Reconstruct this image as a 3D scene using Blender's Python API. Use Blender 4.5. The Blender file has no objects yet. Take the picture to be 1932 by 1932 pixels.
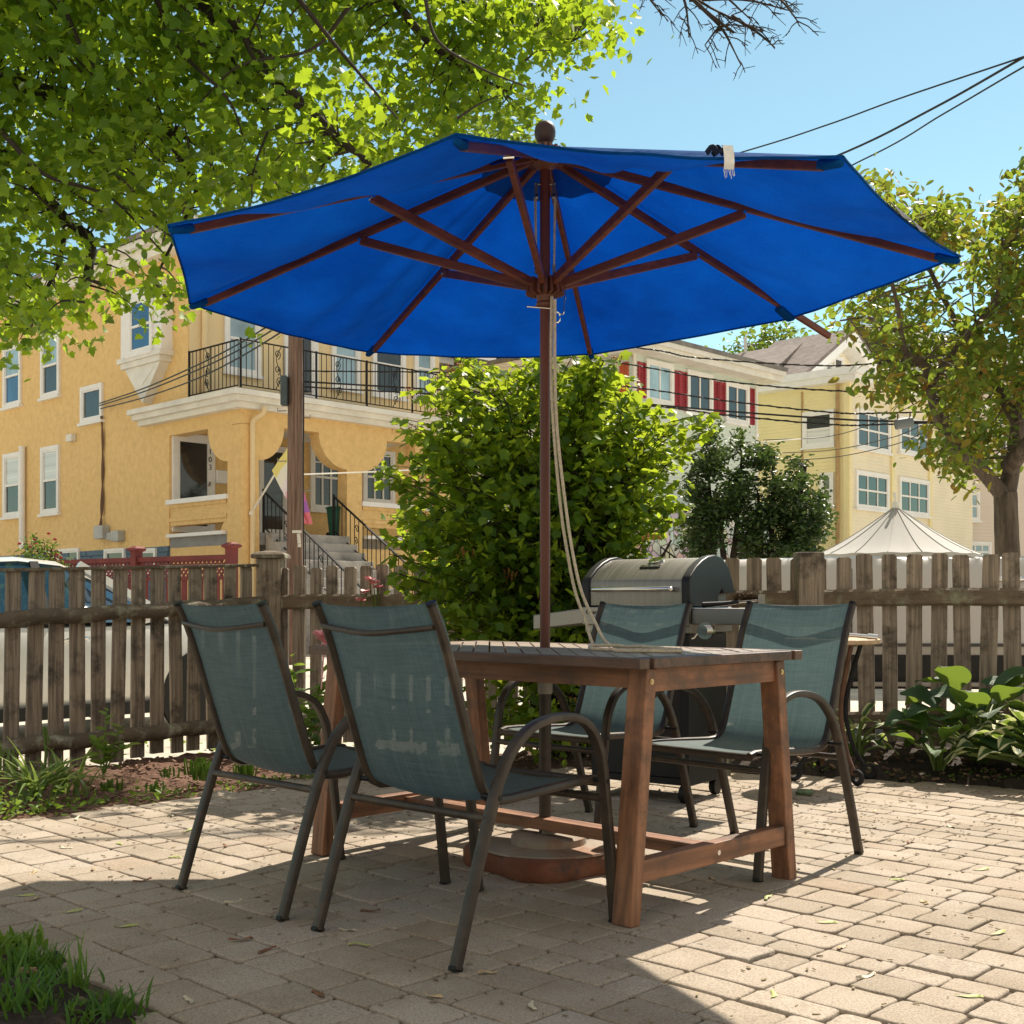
import bpy, math, random
import numpy as np
from mathutils import Vector, Matrix
random.seed(7); RNG = np.random.default_rng(11)
C = bpy.context.scene.collection
SC = bpy.context.scene
# ------------------------------------------------------------------ camera, sky, sun, exposure
HC, HZ, FP = 0.895, 1138.0, 2317.0          # eye height, horizon row and focal length on a 1932-wide frame
cam = bpy.data.objects.new('camera', bpy.data.cameras.new('camera')); C.objects.link(cam)
cam.location = (0, 0, HC); cam.rotation_euler = (math.radians(90), 0, 0)
cam.data.sensor_width = 36.0; cam.data.lens = 36.0*FP/1932; cam.data.shift_y = (HZ-966)/1932
cam.data.clip_start = 0.05; cam.data.clip_end = 2000
SC.camera = cam
SUN = Vector((.335, .545, .755)).normalized()
world = bpy.data.worlds.new("World"); SC.world = world; world.use_nodes = True
wn = world.node_tree; bg = wn.nodes['Background']
sky = wn.nodes.new('ShaderNodeTexSky'); sky.sky_type = 'NISHITA'; sky.sun_disc = False
sky.sun_elevation = math.asin(SUN.z); sky.sun_rotation = math.atan2(SUN.x, SUN.y)
sky.air_density = 1.0; sky.dust_density = 0.15; sky.ozone_density = 1.6; sky.altitude = 0
tint = wn.nodes.new('ShaderNodeMix'); tint.data_type = 'RGBA'; tint.blend_type = 'MULTIPLY'; tint.inputs[0].default_value = 1.0
tint.inputs[7].default_value = (.83, .93, .74, 1)     # the photograph's white balance
wn.links.new(sky.outputs[0], tint.inputs[6])
# added warm fill, unseen overhead and behind the camera, lifts shade; blue sky ahead
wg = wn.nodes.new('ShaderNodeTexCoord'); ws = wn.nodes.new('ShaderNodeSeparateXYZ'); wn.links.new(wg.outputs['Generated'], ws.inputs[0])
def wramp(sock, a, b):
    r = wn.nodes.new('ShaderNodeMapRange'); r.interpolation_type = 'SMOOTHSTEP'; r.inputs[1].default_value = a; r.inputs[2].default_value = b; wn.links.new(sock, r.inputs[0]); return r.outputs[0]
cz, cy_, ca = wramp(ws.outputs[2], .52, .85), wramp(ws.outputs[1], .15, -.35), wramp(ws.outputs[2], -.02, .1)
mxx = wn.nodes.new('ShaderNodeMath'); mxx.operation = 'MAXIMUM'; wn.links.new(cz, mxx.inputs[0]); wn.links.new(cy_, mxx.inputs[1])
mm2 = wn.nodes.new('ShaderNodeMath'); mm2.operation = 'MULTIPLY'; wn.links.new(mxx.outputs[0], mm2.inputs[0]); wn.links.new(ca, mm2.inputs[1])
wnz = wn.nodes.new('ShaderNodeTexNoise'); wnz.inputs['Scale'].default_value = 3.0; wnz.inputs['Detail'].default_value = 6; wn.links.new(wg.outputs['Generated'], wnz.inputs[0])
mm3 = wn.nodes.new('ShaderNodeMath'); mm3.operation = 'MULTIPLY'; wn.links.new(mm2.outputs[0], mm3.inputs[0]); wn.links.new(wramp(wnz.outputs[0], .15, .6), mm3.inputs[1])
sky_fill = wn.nodes.new('ShaderNodeMix'); sky_fill.data_type = 'RGBA'; sky_fill.inputs[7].default_value = (4.0, 3.55, 3.0, 1)
wn.links.new(mm3.outputs[0], sky_fill.inputs[0]); wn.links.new(tint.outputs[2], sky_fill.inputs[6]); wn.links.new(sky_fill.outputs[2], bg.inputs[0]); bg.inputs[1].default_value = 0.115
sun = bpy.data.objects.new('sun', bpy.data.lights.new('sun', 'SUN')); C.objects.link(sun)
sun.data.energy = 5.0; sun.data.angle = math.radians(0.5); sun.data.color = (1.0, .90, .76)
sun.rotation_euler = SUN.to_track_quat('Z', 'Y').to_euler(); sun.location = (10, 14, 20)
SC.view_settings.view_transform = 'Standard'; SC.view_settings.look = 'None'
SC.view_settings.exposure = 0.74; SC.view_settings.gamma = 1.0
SC.cycles.max_bounces = 10; SC.cycles.transparent_max_bounces = 12
SC.cycles.transmission_bounces = 6; SC.cycles.diffuse_bounces = 5

# ------------------------------------------------------------------ helpers
def P(u, v, Y): return Vector(((u-966)/FP*Y, Y, HC-(v-HZ)/FP*Y))
def G(u, v, z=0.0):
    Y = FP*(HC-z)/(v-HZ); return Vector(((u-966)/FP*Y, Y, z))
V = Vector
OFF = {}
def tag(o, label=None, cat=None, group=None, kind=None):
    if label: o['label'] = label
    if cat: o['category'] = cat
    if group: o['group'] = group
    if kind: o['kind'] = kind
    return o
def thing(name, label, cat, loc=(0, 0, 0), rz=0.0, group=None):
    o = bpy.data.objects.new(name, None); C.objects.link(o); o.location = loc; o.rotation_euler = (0, 0, rz)
    o.empty_display_size = .1; OFF[o] = V(loc)
    return tag(o, label, cat, group)
class MB:
    def __init__(s): s.v = []; s.f = []
    def add(s, vs, fs):
        n = len(s.v); s.v += [tuple(p) for p in vs]; s.f += [tuple(i+n for i in f) for f in fs]; return s
    def hexa(s, p):
        return s.add(p, [(3, 2, 1, 0), (4, 5, 6, 7), (0, 1, 5, 4), (1, 2, 6, 5), (2, 3, 7, 6), (3, 0, 4, 7)])
    def box(s, a, b):
        x0, y0, z0 = a; x1, y1, z1 = b
        return s.hexa([(x0, y0, z0), (x1, y0, z0), (x1, y1, z0), (x0, y1, z0), (x0, y0, z1), (x1, y0, z1), (x1, y1, z1), (x0, y1, z1)])
    def bar(s, p, q, w, h, up=(0, 0, 1), w2=None, h2=None):
        p, q = V(p), V(q); d = (q-p).normalized(); sd = d.cross(V(up)).normalized(); u = sd.cross(d)
        w2 = w2 or w; h2 = h2 or h
        a = [p+sd*w*i/2+u*h*j/2 for i, j in ((-1, -1), (1, -1), (1, 1), (-1, 1))]
        b = [q+sd*w2*i/2+u*h2*j/2 for i, j in ((-1, -1), (1, -1), (1, 1), (-1, 1))]
        return s.hexa(a+b)
    def loft(s, rings, cap=True, close=True):
        n = len(rings[0]); base = len(s.v)
        for r in rings: s.v += [tuple(p) for p in r]
        for i in range(len(rings)-1):
            for j in range(n if close else n-1):
                k = (j+1) % n
                s.f.append((base+i*n+j, base+i*n+k, base+(i+1)*n+k, base+(i+1)*n+j))
        if cap and close:
            s.f.append(tuple(base+j for j in range(n))[::-1]); s.f.append(tuple(base+(len(rings)-1)*n+j for j in range(n)))
        return s
    def tube(s, pts, r, n=8, prof=None, side=None, cap=True):
        pts = [V(p) for p in pts]; m = len(pts)
        rr = r if isinstance(r, (list, tuple)) else [r]*m
        rings = []; prev = None
        for i, p in enumerate(pts):
            t = (pts[min(i+1, m-1)]-pts[max(i-1, 0)]).normalized()
            if side is not None: a = (V(side)-t*V(side).dot(t)).normalized()
            elif prev is None:
                a = t.orthogonal().normalized()
            else:
                a = prev-t*prev.dot(t); a = a.normalized() if a.length > 1e-6 else t.orthogonal().normalized()
            prev = a; b = t.cross(a)
            if prof: rings.append([p+a*x*rr[i]+b*y*rr[i] for x, y in prof])
            else: rings.append([p+(a*math.cos(2*math.pi*k/n)+b*math.sin(2*math.pi*k/n))*rr[i] for k in range(n)])
        return s.loft(rings, cap)
    def lathe(s, prof, n=24, c=(0, 0, 0)):
        c = V(c)
        rings = [[c+V((r*math.cos(2*math.pi*k/n), r*math.sin(2*math.pi*k/n), z)) for k in range(n)] for r, z in prof]
        return s.loft(rings)
    def extr(s, outl, off):
        off = V(off); a = [V(p) for p in outl]
        return s.loft([a, [p+off for p in a]])
    def build(s, name, mat, parent=None, smooth=None, bevel=0.0, local=False):
        me = bpy.data.meshes.new(name)
        o0 = V((0, 0, 0))
        if parent is not None:
            OFFp = OFF.get(parent, V((0, 0, 0)))
            if not local: o0 = OFFp
        me.from_pydata([(x-o0.x, y-o0.y, z-o0.z) for x, y, z in s.v] if s.v else [], [], s.f)
        me.validate(); me.update()
        import bmesh
        bm = bmesh.new(); bm.from_mesh(me); bmesh.ops.recalc_face_normals(bm, faces=bm.faces); bm.to_mesh(me); bm.free()
        o = bpy.data.objects.new(name, me); C.objects.link(o)
        for m in (mat if isinstance(mat, (list, tuple)) else [mat]): me.materials.append(m)
        if parent is not None:
            o.parent = parent; OFF[o] = OFFp
        if smooth:
            me.polygons.foreach_set('use_smooth', [True]*len(me.polygons)); me.set_sharp_from_angle(angle=math.radians(smooth))
        if bevel:
            b = o.modifiers.new('bevel', 'BEVEL'); b.width = bevel; b.segments = 2; b.limit_method = 'ANGLE'; b.angle_limit = math.radians(35)
        return o
    def solo(s, name, mat, label, cat, group=None, kind=None, **k):
        """one-mesh top-level thing, origin at the middle of its base"""
        a = np.array(s.v); lo, hi = a.min(0), a.max(0)
        c = V(((lo[0]+hi[0])/2, (lo[1]+hi[1])/2, lo[2]))
        s.v = [(x-c.x, y-c.y, z-c.z) for x, y, z in s.v]
        o = s.build(name, mat, **k); o.location = c
        return tag(o, label, cat, group, kind)
def rrect(a, b, r=.3, n=3):
    """rounded rectangle profile a x b"""
    out = []; rr = min(a, b)*r
    for cx, cy, s0 in ((a/2-rr, b/2-rr, 0), (-a/2+rr, b/2-rr, 90), (-a/2+rr, -b/2+rr, 180), (a/2-rr, -b/2+rr, 270)):
        for k in range(n): 
            t = math.radians(s0+90*k/(n-1)); out.append((cx+rr*math.cos(t), cy+rr*math.sin(t)))
    return out
def smoothpath(pts, n=8):
    """Catmull-Rom through points"""
    p = [V(q) for q in pts]; p = [p[0]*2-p[1]]+p+[p[-1]*2-p[-2]]; out = []
    for i in range(1, len(p)-2):
        for k in range(n):
            t = k/n
            out.append(.5*((2*p[i])+(p[i+1]-p[i-1])*t+(2*p[i-1]-5*p[i]+4*p[i+1]-p[i+2])*t*t+(3*p[i]-p[i-1]-3*p[i+1]+p[i+2])*t**3))
    out.append(p[-2]); return out
def copy_tree(o, parent=None):
    c = o.copy(); C.objects.link(c)
    if parent is not None: c.parent = parent
    for ch in list(o.children): copy_tree(ch, c)
    return c
def inpoly(x, y, poly):
    r = False; j = len(poly)-1
    for i in range(len(poly)):
        xi, yi = poly[i][0], poly[i][1]; xj, yj = poly[j][0], poly[j][1]
        if (yi > y) != (yj > y) and x < (xj-xi)*(y-yi)/(yj-yi)+xi: r = not r
        j = i
    return r
def text_mesh(txt, size, depth=.004):
    cu = bpy.data.curves.new('t', 'FONT'); cu.body = txt; cu.size = size; cu.extrude = depth; cu.align_x = 'CENTER'; cu.align_y = 'CENTER'
    o = bpy.data.objects.new('t', cu); C.objects.link(o); bpy.context.view_layer.update()
    me = bpy.data.meshes.new_from_object(o.evaluated_get(bpy.context.evaluated_depsgraph_get()))
    bpy.data.objects.remove(o); vs = [V(v.co) for v in me.vertices]; fs = [tuple(p.vertices) for p in me.polygons]
    return vs, fs

# ------------------------------------------------------------------ materials
def newmat(name):
    m = bpy.data.materials.new(name); m.use_nodes = True; nt = m.node_tree
    return m, nt, nt.nodes['Principled BSDF']
def node(nt, t, **k):
    n = nt.nodes.new(t)
    for a, b in k.items(): setattr(n, a, b)
    return n
def coords(nt, space='Object', scale=(1, 1, 1), rot=(0, 0, 0)):
    mp = node(nt, 'ShaderNodeMapping'); mp.inputs['Scale'].default_value = scale; mp.inputs['Rotation'].default_value = rot
    if space == 'World':
        g = node(nt, 'ShaderNodeNewGeometry'); nt.links.new(g.outputs['Position'], mp.inputs[0])
    else:
        t = node(nt, 'ShaderNodeTexCoord'); nt.links.new(t.outputs[space], mp.inputs[0])
    return mp.outputs[0]
def noise(nt, vec, scale, detail=6, rough=.6):
    n = node(nt, 'ShaderNodeTexNoise'); n.inputs['Scale'].default_value = scale; n.inputs['Detail'].default_value = detail
    n.inputs['Roughness'].default_value = rough; nt.links.new(vec, n.inputs['Vector']); return n.outputs['Fac']
def ramp(nt, fac, stops):
    r = node(nt, 'ShaderNodeValToRGB'); e = r.color_ramp.elements
    while len(e) < len(stops): e.new(.5)
    for el, (p, c) in zip(e, stops): el.position = p; el.color = (*c, 1) if len(c) == 3 else c
    nt.links.new(fac, r.inputs[0]); return r.outputs[0]
def mix(nt, fac, a, b, mode='MIX'):
    m = node(nt, 'ShaderNodeMix', data_type='RGBA', blend_type=mode)
    for sock, val in ((m.inputs[0], fac), (m.inputs[6], a), (m.inputs[7], b)):
        if isinstance(val, (int, float)): sock.default_value = val
        elif isinstance(val, tuple): sock.default_value = (*val, 1)
        else: nt.links.new(val, sock)
    return m.outputs[2]
def bump(nt, bs, height, strength=.3, dist=.01):
    b = node(nt, 'ShaderNodeBump'); b.inputs['Strength'].default_value = strength; b.inputs['Distance'].default_value = dist
    nt.links.new(height, b.inputs['Height']); nt.links.new(b.outputs[0], bs.inputs['Normal']); return b
def sc(c, k): return tuple(min(1, x*k) for x in c)
def M(name, col, rough=.6, var=.2, scale=6, bmp=0.0, bscale=80, metal=0.0, spec=.4, stretch=(1, 1, 1), space='Object', col2=None, bdist=.004, dirt=None, dscale=3):
    m, nt, bs = newmat(name); vec = coords(nt, space, stretch)
    f = noise(nt, vec, scale)
    c = ramp(nt, f, [(.3, sc(col, 1-var)), (.7, col2 or sc(col, 1+var))])
    if dirt:
        f2 = noise(nt, coords(nt, space), dscale, 8, .7); k = ramp(nt, f2, [(.5, (0, 0, 0)), (.68, (1, 1, 1))]); c = mix(nt, k, c, dirt)
    nt.links.new(c, bs.inputs['Base Color'])
    bs.inputs['Roughness'].default_value = rough; bs.inputs['Metallic'].default_value = metal; bs.inputs['Specular IOR Level'].default_value = spec
    if rough > .15:
        rr = node(nt, 'ShaderNodeMapRange'); rr.inputs['To Min'].default_value = rough*.8; rr.inputs['To Max'].default_value = min(1, rough*1.2)
        nt.links.new(f, rr.inputs[0]); nt.links.new(rr.outputs[0], bs.inputs['Roughness'])
    if bmp: bump(nt, bs, noise(nt, vec, bscale, 4), bmp, bdist)
    return m
def leafmat(name, cols, trans=(.35, .5, .05), tw=.5, rough=.45):
    m, nt, bs = newmat(name); g = node(nt, 'ShaderNodeNewGeometry')
    n = len(cols); c = ramp(nt, g.outputs['Random Per Island'], [(i/(n-1) if n > 1 else 0, cc) for i, cc in enumerate(cols)])
    nt.links.new(c, bs.inputs['Base Color']); bs.inputs['Roughness'].default_value = rough; bs.inputs['Specular IOR Level'].default_value = .35
    t = node(nt, 'ShaderNodeBsdfTranslucent'); tc = mix(nt, .55, c, trans); nt.links.new(tc, t.inputs[0])
    mx = node(nt, 'ShaderNodeMixShader'); mx.inputs[0].default_value = tw
    nt.links.new(bs.outputs[0], mx.inputs[1]); nt.links.new(t.outputs[0], mx.inputs[2]); nt.links.new(mx.outputs[0], nt.nodes['Material Output'].inputs[0])
    return m
WHITE = M('white paint', (.82, .815, .80), .5, .06, 3)
SOFTWHITE = M('aged white paint', (.75, .73, .67), .55, .12, 2)
BLACKMET = M('black powder coat', (.012, .012, .012), .45, .3, 12, spec=.3)
IRON = M('wrought iron', (.022, .022, .024), .75, .3, 12, spec=.15)
BRONZE = M('brown powder coated tube', (.046, .035, .027), .42, .25, 20, spec=.35, dirt=(.085, .062, .043), dscale=9)
STEEL = M('brushed steel', (.27, .255, .235), .42, .12, 3, metal=1, stretch=(1, 40, 40))
CHROME = M('chrome', (.7, .69, .67), .12, .05, 3, metal=1)
STUCCO = M('ochre stucco', (.82, .555, .235), .9, .10, 7, 1.0, 22, space='World', col2=(.87, .61, .275), bdist=.03)
STUCCO2 = M('pale ochre stucco', (.80, .64, .38), .9, .08, .7, .9, 26, space='World', bdist=.02)
BLUEBLOCK = M('blue block foundation', (.10, .16, .22), .8, .2, 2, .3, 10, space='World')
def glass(name, col, rough=.04, spec=.9):
    return M(name, col, rough, .35, 1.1, space='World', spec=spec)
GLASS = glass('window glass', (.025, .03, .035))
SKYGLASS = glass('glass with painted pale sky reflection', (.30, .44, .52), .05)  # pale sky reflection painted into the pane colour
BLUEGLASS = glass('glass with painted deep blue reflection', (.02, .10, .24), .04)  # reflected blue sky put into the pane colour
BLINDS = M('glass with white blinds', (.55, .56, .54), .08, .1, 1, stretch=(.05, .05, 14), space='World', col2=(.75, .76, .74), spec=.9)
def shingle(name, c1, c2):
    m, nt, bs = newmat(name); t = node(nt, 'ShaderNodeTexCoord')
    b = node(nt, 'ShaderNodeTexBrick'); b.inputs['Scale'].default_value = 1; b.inputs['Mortar Size'].default_value = .012
    b.inputs['Brick Width'].default_value = .32; b.inputs['Row Height'].default_value = .15
    b.inputs['Color1'].default_value = (*c1, 1); b.inputs['Color2'].default_value = (*c2, 1); b.inputs['Mortar'].default_value = (*sc(c1, .55), 1)
    nt.links.new(t.outputs['UV'], b.inputs['Vector'])
    f = noise(nt, coords(nt, 'World'), 3); c = mix(nt, .5, b.outputs[0], ramp(nt, f, [(.3, sc(c1, .7)), (.7, sc(c2, 1.25))]))
    nt.links.new(c, bs.inputs['Base Color']); bs.inputs['Roughness'].default_value = .95
    bump(nt, bs, b.outputs['Fac'], -.6, .02); return m
SHINGLE = shingle('brown asphalt shingle', (.165, .14, .13), (.26, .225, .21))
GREYSHINGLE = shingle('grey asphalt shingle', (.16, .155, .15), (.24, .23, .22))
ASPHALT = M('pale worn driveway', (.50, .45, .375), .9, .2, 2, .3, 60, space='World', dirt=(.38, .34, .28), dscale=.8)

# ------------------------------------------------------------------ ground
LD, SD = V((-.72, .694, 0)).normalized(), V((.694, .72, 0)).normalized()   # the two directions everything on the site is laid out to
mb = MB(); n = 60; R0 = 700
pts = [(math.cos(2*math.pi*k/n)*R0, math.sin(2*math.pi*k/n)*R0+60, -.20) for k in range(n)]
mb.add(pts, [tuple(range(n))]); g = mb.build('ground', ASPHALT); g['kind'] = 'structure'
PATIO = [(-.55, -2.5), (-.6, 1.9), (-.78, 2.61), (-.83, 2.68), (-1.03, 2.88), (-1.13, 3.06), (-1.31, 3.13), (-2.2, 3.2), (-4.2, 3.3), (-4.2, 4.4), (-2.9, 4.75), (-2.1, 5.05), (-1.83, 5.28), (-1.61, 5.59), (-1.24, 5.96), (-1.05, 6.2), (-.6, 6.45), (.3, 6.65), (1.2, 6.5), (1.76, 6.32), (2.06, 6.14), (2.46, 5.9), (3.4, 5.5), (5, 5.0), (5, -2.5)]
FC = V((-1.67, 8.42, 0)); FL0 = V((-2.96, 7.05, 0)); FLD = (FL0-FC).normalized(); FRD = V((.935, -.355, 0)).normalized()
def beyond_fence(x, y):
    p = V((x, y, 0))-FC
    nl = V((-FLD.y, FLD.x, 0)); nr = V((-FRD.y, FRD.x, 0))
    if nl.y < 0: nl = -nl
    return p.dot(nr) > .05 or (x < FC.x+.6 and p.dot(V((-.73, .68, 0))) > .05)
# soil of the beds: one sheet with crumbs and mounds, dipping under the pavers
def soil_h(x, y, inside):
    s = math.sin
    h = .018*s(7.1*x+3*s(2.3*y))*s(6.3*y+2*s(3.1*x))+.012*s(19*x+5*s(11*y))*s(23*y)+.012*random.uniform(-1, 1)
    if x < .4 and y > 4.4: h -= .085*min(1, max(0, (y-4.9-(x+2.1)*.95)/1.1))
    if x > .4: h += .09*min(1, max(0, (y-6.0+(x-2)*.5)/.9))
    if y < 3.2 and x < -.3: h += .01
    return h+(.005 if y < 3.4 else 0)
nx, ny = 250, 190; xs = np.linspace(-5.5, 5.6, nx); ys = np.linspace(1.2, 9.0, ny)
vs = []
for y in ys:
    for x in xs:
        if beyond_fence(x, y): z = -.34
        elif inpoly(x, y, PATIO) and y > 3.6 or inpoly(x, y, PATIO): z = -.045
        else: z = soil_h(x, y, 0)
        vs.append((x, y, z))
fs = [(j*nx+i, j*nx+i+1, (j+1)*nx+i+1, (j+1)*nx+i) for j in range(ny-1) for i in range(nx-1)]
m, nt, bs = newmat('garden soil'); w = coords(nt, 'World')
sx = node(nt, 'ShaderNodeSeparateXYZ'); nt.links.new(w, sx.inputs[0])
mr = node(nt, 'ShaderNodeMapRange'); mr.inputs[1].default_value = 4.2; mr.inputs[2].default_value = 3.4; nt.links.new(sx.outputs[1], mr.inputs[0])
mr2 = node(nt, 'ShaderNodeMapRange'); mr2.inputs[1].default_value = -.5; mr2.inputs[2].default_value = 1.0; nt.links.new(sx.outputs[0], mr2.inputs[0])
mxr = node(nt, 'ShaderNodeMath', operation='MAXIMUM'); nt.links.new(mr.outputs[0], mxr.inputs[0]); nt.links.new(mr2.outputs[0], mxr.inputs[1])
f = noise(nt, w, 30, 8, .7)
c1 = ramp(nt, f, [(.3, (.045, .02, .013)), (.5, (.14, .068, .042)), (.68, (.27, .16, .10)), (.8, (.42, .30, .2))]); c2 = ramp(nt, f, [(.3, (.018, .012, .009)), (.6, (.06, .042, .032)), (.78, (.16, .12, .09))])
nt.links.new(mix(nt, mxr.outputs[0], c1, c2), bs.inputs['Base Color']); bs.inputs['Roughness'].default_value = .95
bump(nt, bs, noise(nt, w, 45, 6, .7), 1.0, .02)
mb = MB(); mb.add(vs, fs); o = mb.build('soil', m, smooth=60); o['kind'] = 'structure'
# mulch crumbs: stuff
mb = MB()
def inbed(x, y): return not beyond_fence(x, y) and not inpoly(x, y, PATIO)
k = 0
while k < 2600:
    x = random.uniform(-3.6, 3.8); y = random.uniform(2.5, 8.3)
    if not inbed(x, y) or (y < 3.6 and random.random() < .8): continue
    k += 1; l = random.uniform(.012, .04); a = random.uniform(0, 6.28); z = soil_h(x, y, 0)+.008
    d = V((math.cos(a), math.sin(a), random.uniform(-.4, .4)))*l/2
    mb.bar(V((x, y, z))-d, V((x, y, z))+d, l*.4, l*.25)
MULCH = M('shredded bark mulch', (.15, .08, .052), .95, .65, 6, space='World', col2=(.30, .19, .125))
o = mb.build('mulch', MULCH); tag(o, kind='stuff')

# ------------------------------------------------------------------ patio of tumbled pavers in random rows
m, nt, bs = newmat('concrete paver'); g = node(nt, 'ShaderNodeNewGeometry'); w = coords(nt, 'World')
r1 = ramp(nt, g.outputs['Random Per Island'], [(0, (.335, .285, .225)), (.25, (.385, .325, .255)), (.6, (.43, .365, .292)), (.85, (.405, .35, .29)), (1, (.375, .30, .225))])
f = noise(nt, w, 160, 3, .6); sp = ramp(nt, f, [(.3, (.62, .62, .62)), (.52, (1, 1, 1)), (.72, (1.2, 1.2, 1.18))])
c = mix(nt, 1, r1, sp, 'MULTIPLY')
f2 = noise(nt, w, 2.2, 8, .7); st = ramp(nt, f2, [(.42, (1, 1, 1)), (.7, (.72, .68, .62))]); c = mix(nt, 1, c, st, 'MULTIPLY')
nt.links.new(c, bs.inputs['Base Color']); bs.inputs['Roughness'].default_value = .88; bs.inputs['Specular IOR Level'].default_value = .3
b1 = bump(nt, bs, noise(nt, w, 190, 5, .7), .55, .004)
PAVER = m
m, nt, bs = newmat('joint sand and moss'); w = coords(nt, 'World'); f = noise(nt, w, 3, 8, .7)
c = ramp(nt, f, [(.35, (.055, .038, .026)), (.52, (.085, .06, .04)), (.64, (.10, .105, .03))]); c = mix(nt, .5, c, ramp(nt, noise(nt, w, 140, 3), [(.3, (.03, .02, .012)), (.7, (.16, .12, .08))]))
nt.links.new(c, bs.inputs['Base Color']); bs.inputs['Roughness'].default_value = 1; bump(nt, bs, noise(nt, w, 150, 4), .8, .008)
mb = MB()
px = [(x, y, -.0095) for x, y in PATIO]; mb.add(px, [tuple(range(len(px)))]); jo = mb.build('patio', m); jo['kind'] = 'structure'
A, B = -LD, SD     # rows run along A
mb = MB(); q = -6.0
while q < 8.5:
    wdt = random.choice((.105, .14, .145, .165)); p = -9+random.random()
    while p < 8:
        L = random.choice((.10, .14, .165, .17, .20, .215))
        cc = A*(p+L/2)+B*(q+wdt/2)
        if inpoly(cc.x, cc.y, PATIO) and cc.y > -1.2 and abs(cc.x) < 4.4:
            gap = .0034; hl, hw = L/2-gap, wdt/2-gap; z0 = random.gauss(0, .0013)
            tx, ty = random.gauss(0, .0065), random.gauss(0, .0065); rot = random.gauss(0, .012)
            prof = []
            ns = 4; cr = random.uniform(.006, .014)
            crn = [(hl, hw), (-hl, hw), (-hl, -hw), (hl, -hw)]
            out = []
            for ci, (ax, ay) in enumerate(crn):
                sx, sy = (1 if ax > 0 else -1), (1 if ay > 0 else -1); c2 = cr*random.uniform(.6, 1.5)
                a0 = ci*90
                for kk in range(3):
                    t = math.radians(a0+45*kk); out.append((ax-sx*c2+c2*math.cos(t), ay-sy*c2+c2*math.sin(t)))
                nx_, ny_ = crn[(ci+1) % 4]
                for kk in (1, 2): 
                    fr = kk/3; out.append((ax+(nx_-ax)*fr, ay+(ny_-ay)*fr))
            out = [(a+random.gauss(0, .0016), b+random.gauss(0, .0016)) for a, b in out]
            rings = []
            for ins, dz in ((0, -.03), (0, -.005), (.0013, -.002), (.0035, -.0005), (.008, 0)):
                ring = []
                for a, b in out:
                    s1 = 1-ins/max(hl, .01); s2 = 1-ins/max(hw, .01); aa, bb = a*s1, b*s2
                    ar, br = aa-bb*rot, bb+aa*rot
                    pt = cc+A*ar+B*br; pt.z = dz+z0+tx*aa+ty*bb; ring.append(pt)
                rings.append(ring)
            base = len(mb.v); nn = len(out)
            for r in rings: mb.v += [tuple(x) for x in r]
            for i in range(len(rings)-1):
                for j in range(nn):
                    kx = (j+1) % nn; mb.f.append((base+i*nn+j, base+i*nn+kx, base+(i+1)*nn+kx, base+(i+1)*nn+j))
            mb.f.append(tuple(base+4*nn+j for j in range(nn)))
        p += L
    q += wdt
o = mb.build('pavement', PAVER, smooth=50); o['kind'] = 'structure'
# ------------------------------------------------------------------ furniture materials
def wood(name, c1, c2, axis, rough=.55, dirt=None, k=1.0, space='Object'):
    st = [14, 14, 14]; st[axis] = .9
    return M(name, c1, rough, .2, 2.2*k, .35, 6, col2=c2, stretch=tuple(st), bdist=.003, dirt=dirt, dscale=5, space=space)
TW = [wood('oiled red hardwood %s' % a, (.125, .055, .03), (.38, .175, .09), i, .55, (.09, .055, .04)) for i, a in enumerate('xyz')]
TOPW = wood('weathered slat hardwood', (.24, .18, .135), (.46, .375, .30), 0, .4)
UW = [wood('dark red stained hardwood %s' % a, (.085, .022, .012), (.17, .045, .022), i, .45) for i, a in enumerate('xyz')]
def sling_mat():
    m, nt, bs = newmat('teal woven sling'); o = coords(nt, 'Object', (260, 3, 3)); o2 = coords(nt, 'Object', (6, 150, 150))
    f = noise(nt, o, 1, 3); f2 = noise(nt, o2, 1, 3)
    c = ramp(nt, f, [(.3, (.044, .072, .075)), (.7, (.148, .195, .19))]); c = mix(nt, .45, c, ramp(nt, f2, [(.3, (.04, .078, .082)), (.7, (.14, .20, .197))]))
    nt.links.new(c, bs.inputs['Base Color']); bs.inputs['Roughness'].default_value = .6; bs.inputs['Specular IOR Level'].default_value = .4
    bump(nt, bs, f, .3, .002)
    t = node(nt, 'ShaderNodeBsdfTranslucent'); nt.links.new(mix(nt, .5, c, (.2, .33, .34)), t.inputs[0])
    tr = node(nt, 'ShaderNodeBsdfTransparent'); tr.inputs[0].default_value = (1, 1, 1, 1)
    m1 = node(nt, 'ShaderNodeMixShader'); m1.inputs[0].default_value = .35; nt.links.new(bs.outputs[0], m1.inputs[1]); nt.links.new(t.outputs[0], m1.inputs[2])
    m2 = node(nt, 'ShaderNodeMixShader'); m2.inputs[0].default_value = .03; nt.links.new(m1.outputs[0], m2.inputs[1]); nt.links.new(tr.outputs[0], m2.inputs[2])
    nt.links.new(m2.outputs[0], nt.nodes['Material Output'].inputs[0]); return m
SLING = sling_mat()

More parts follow.
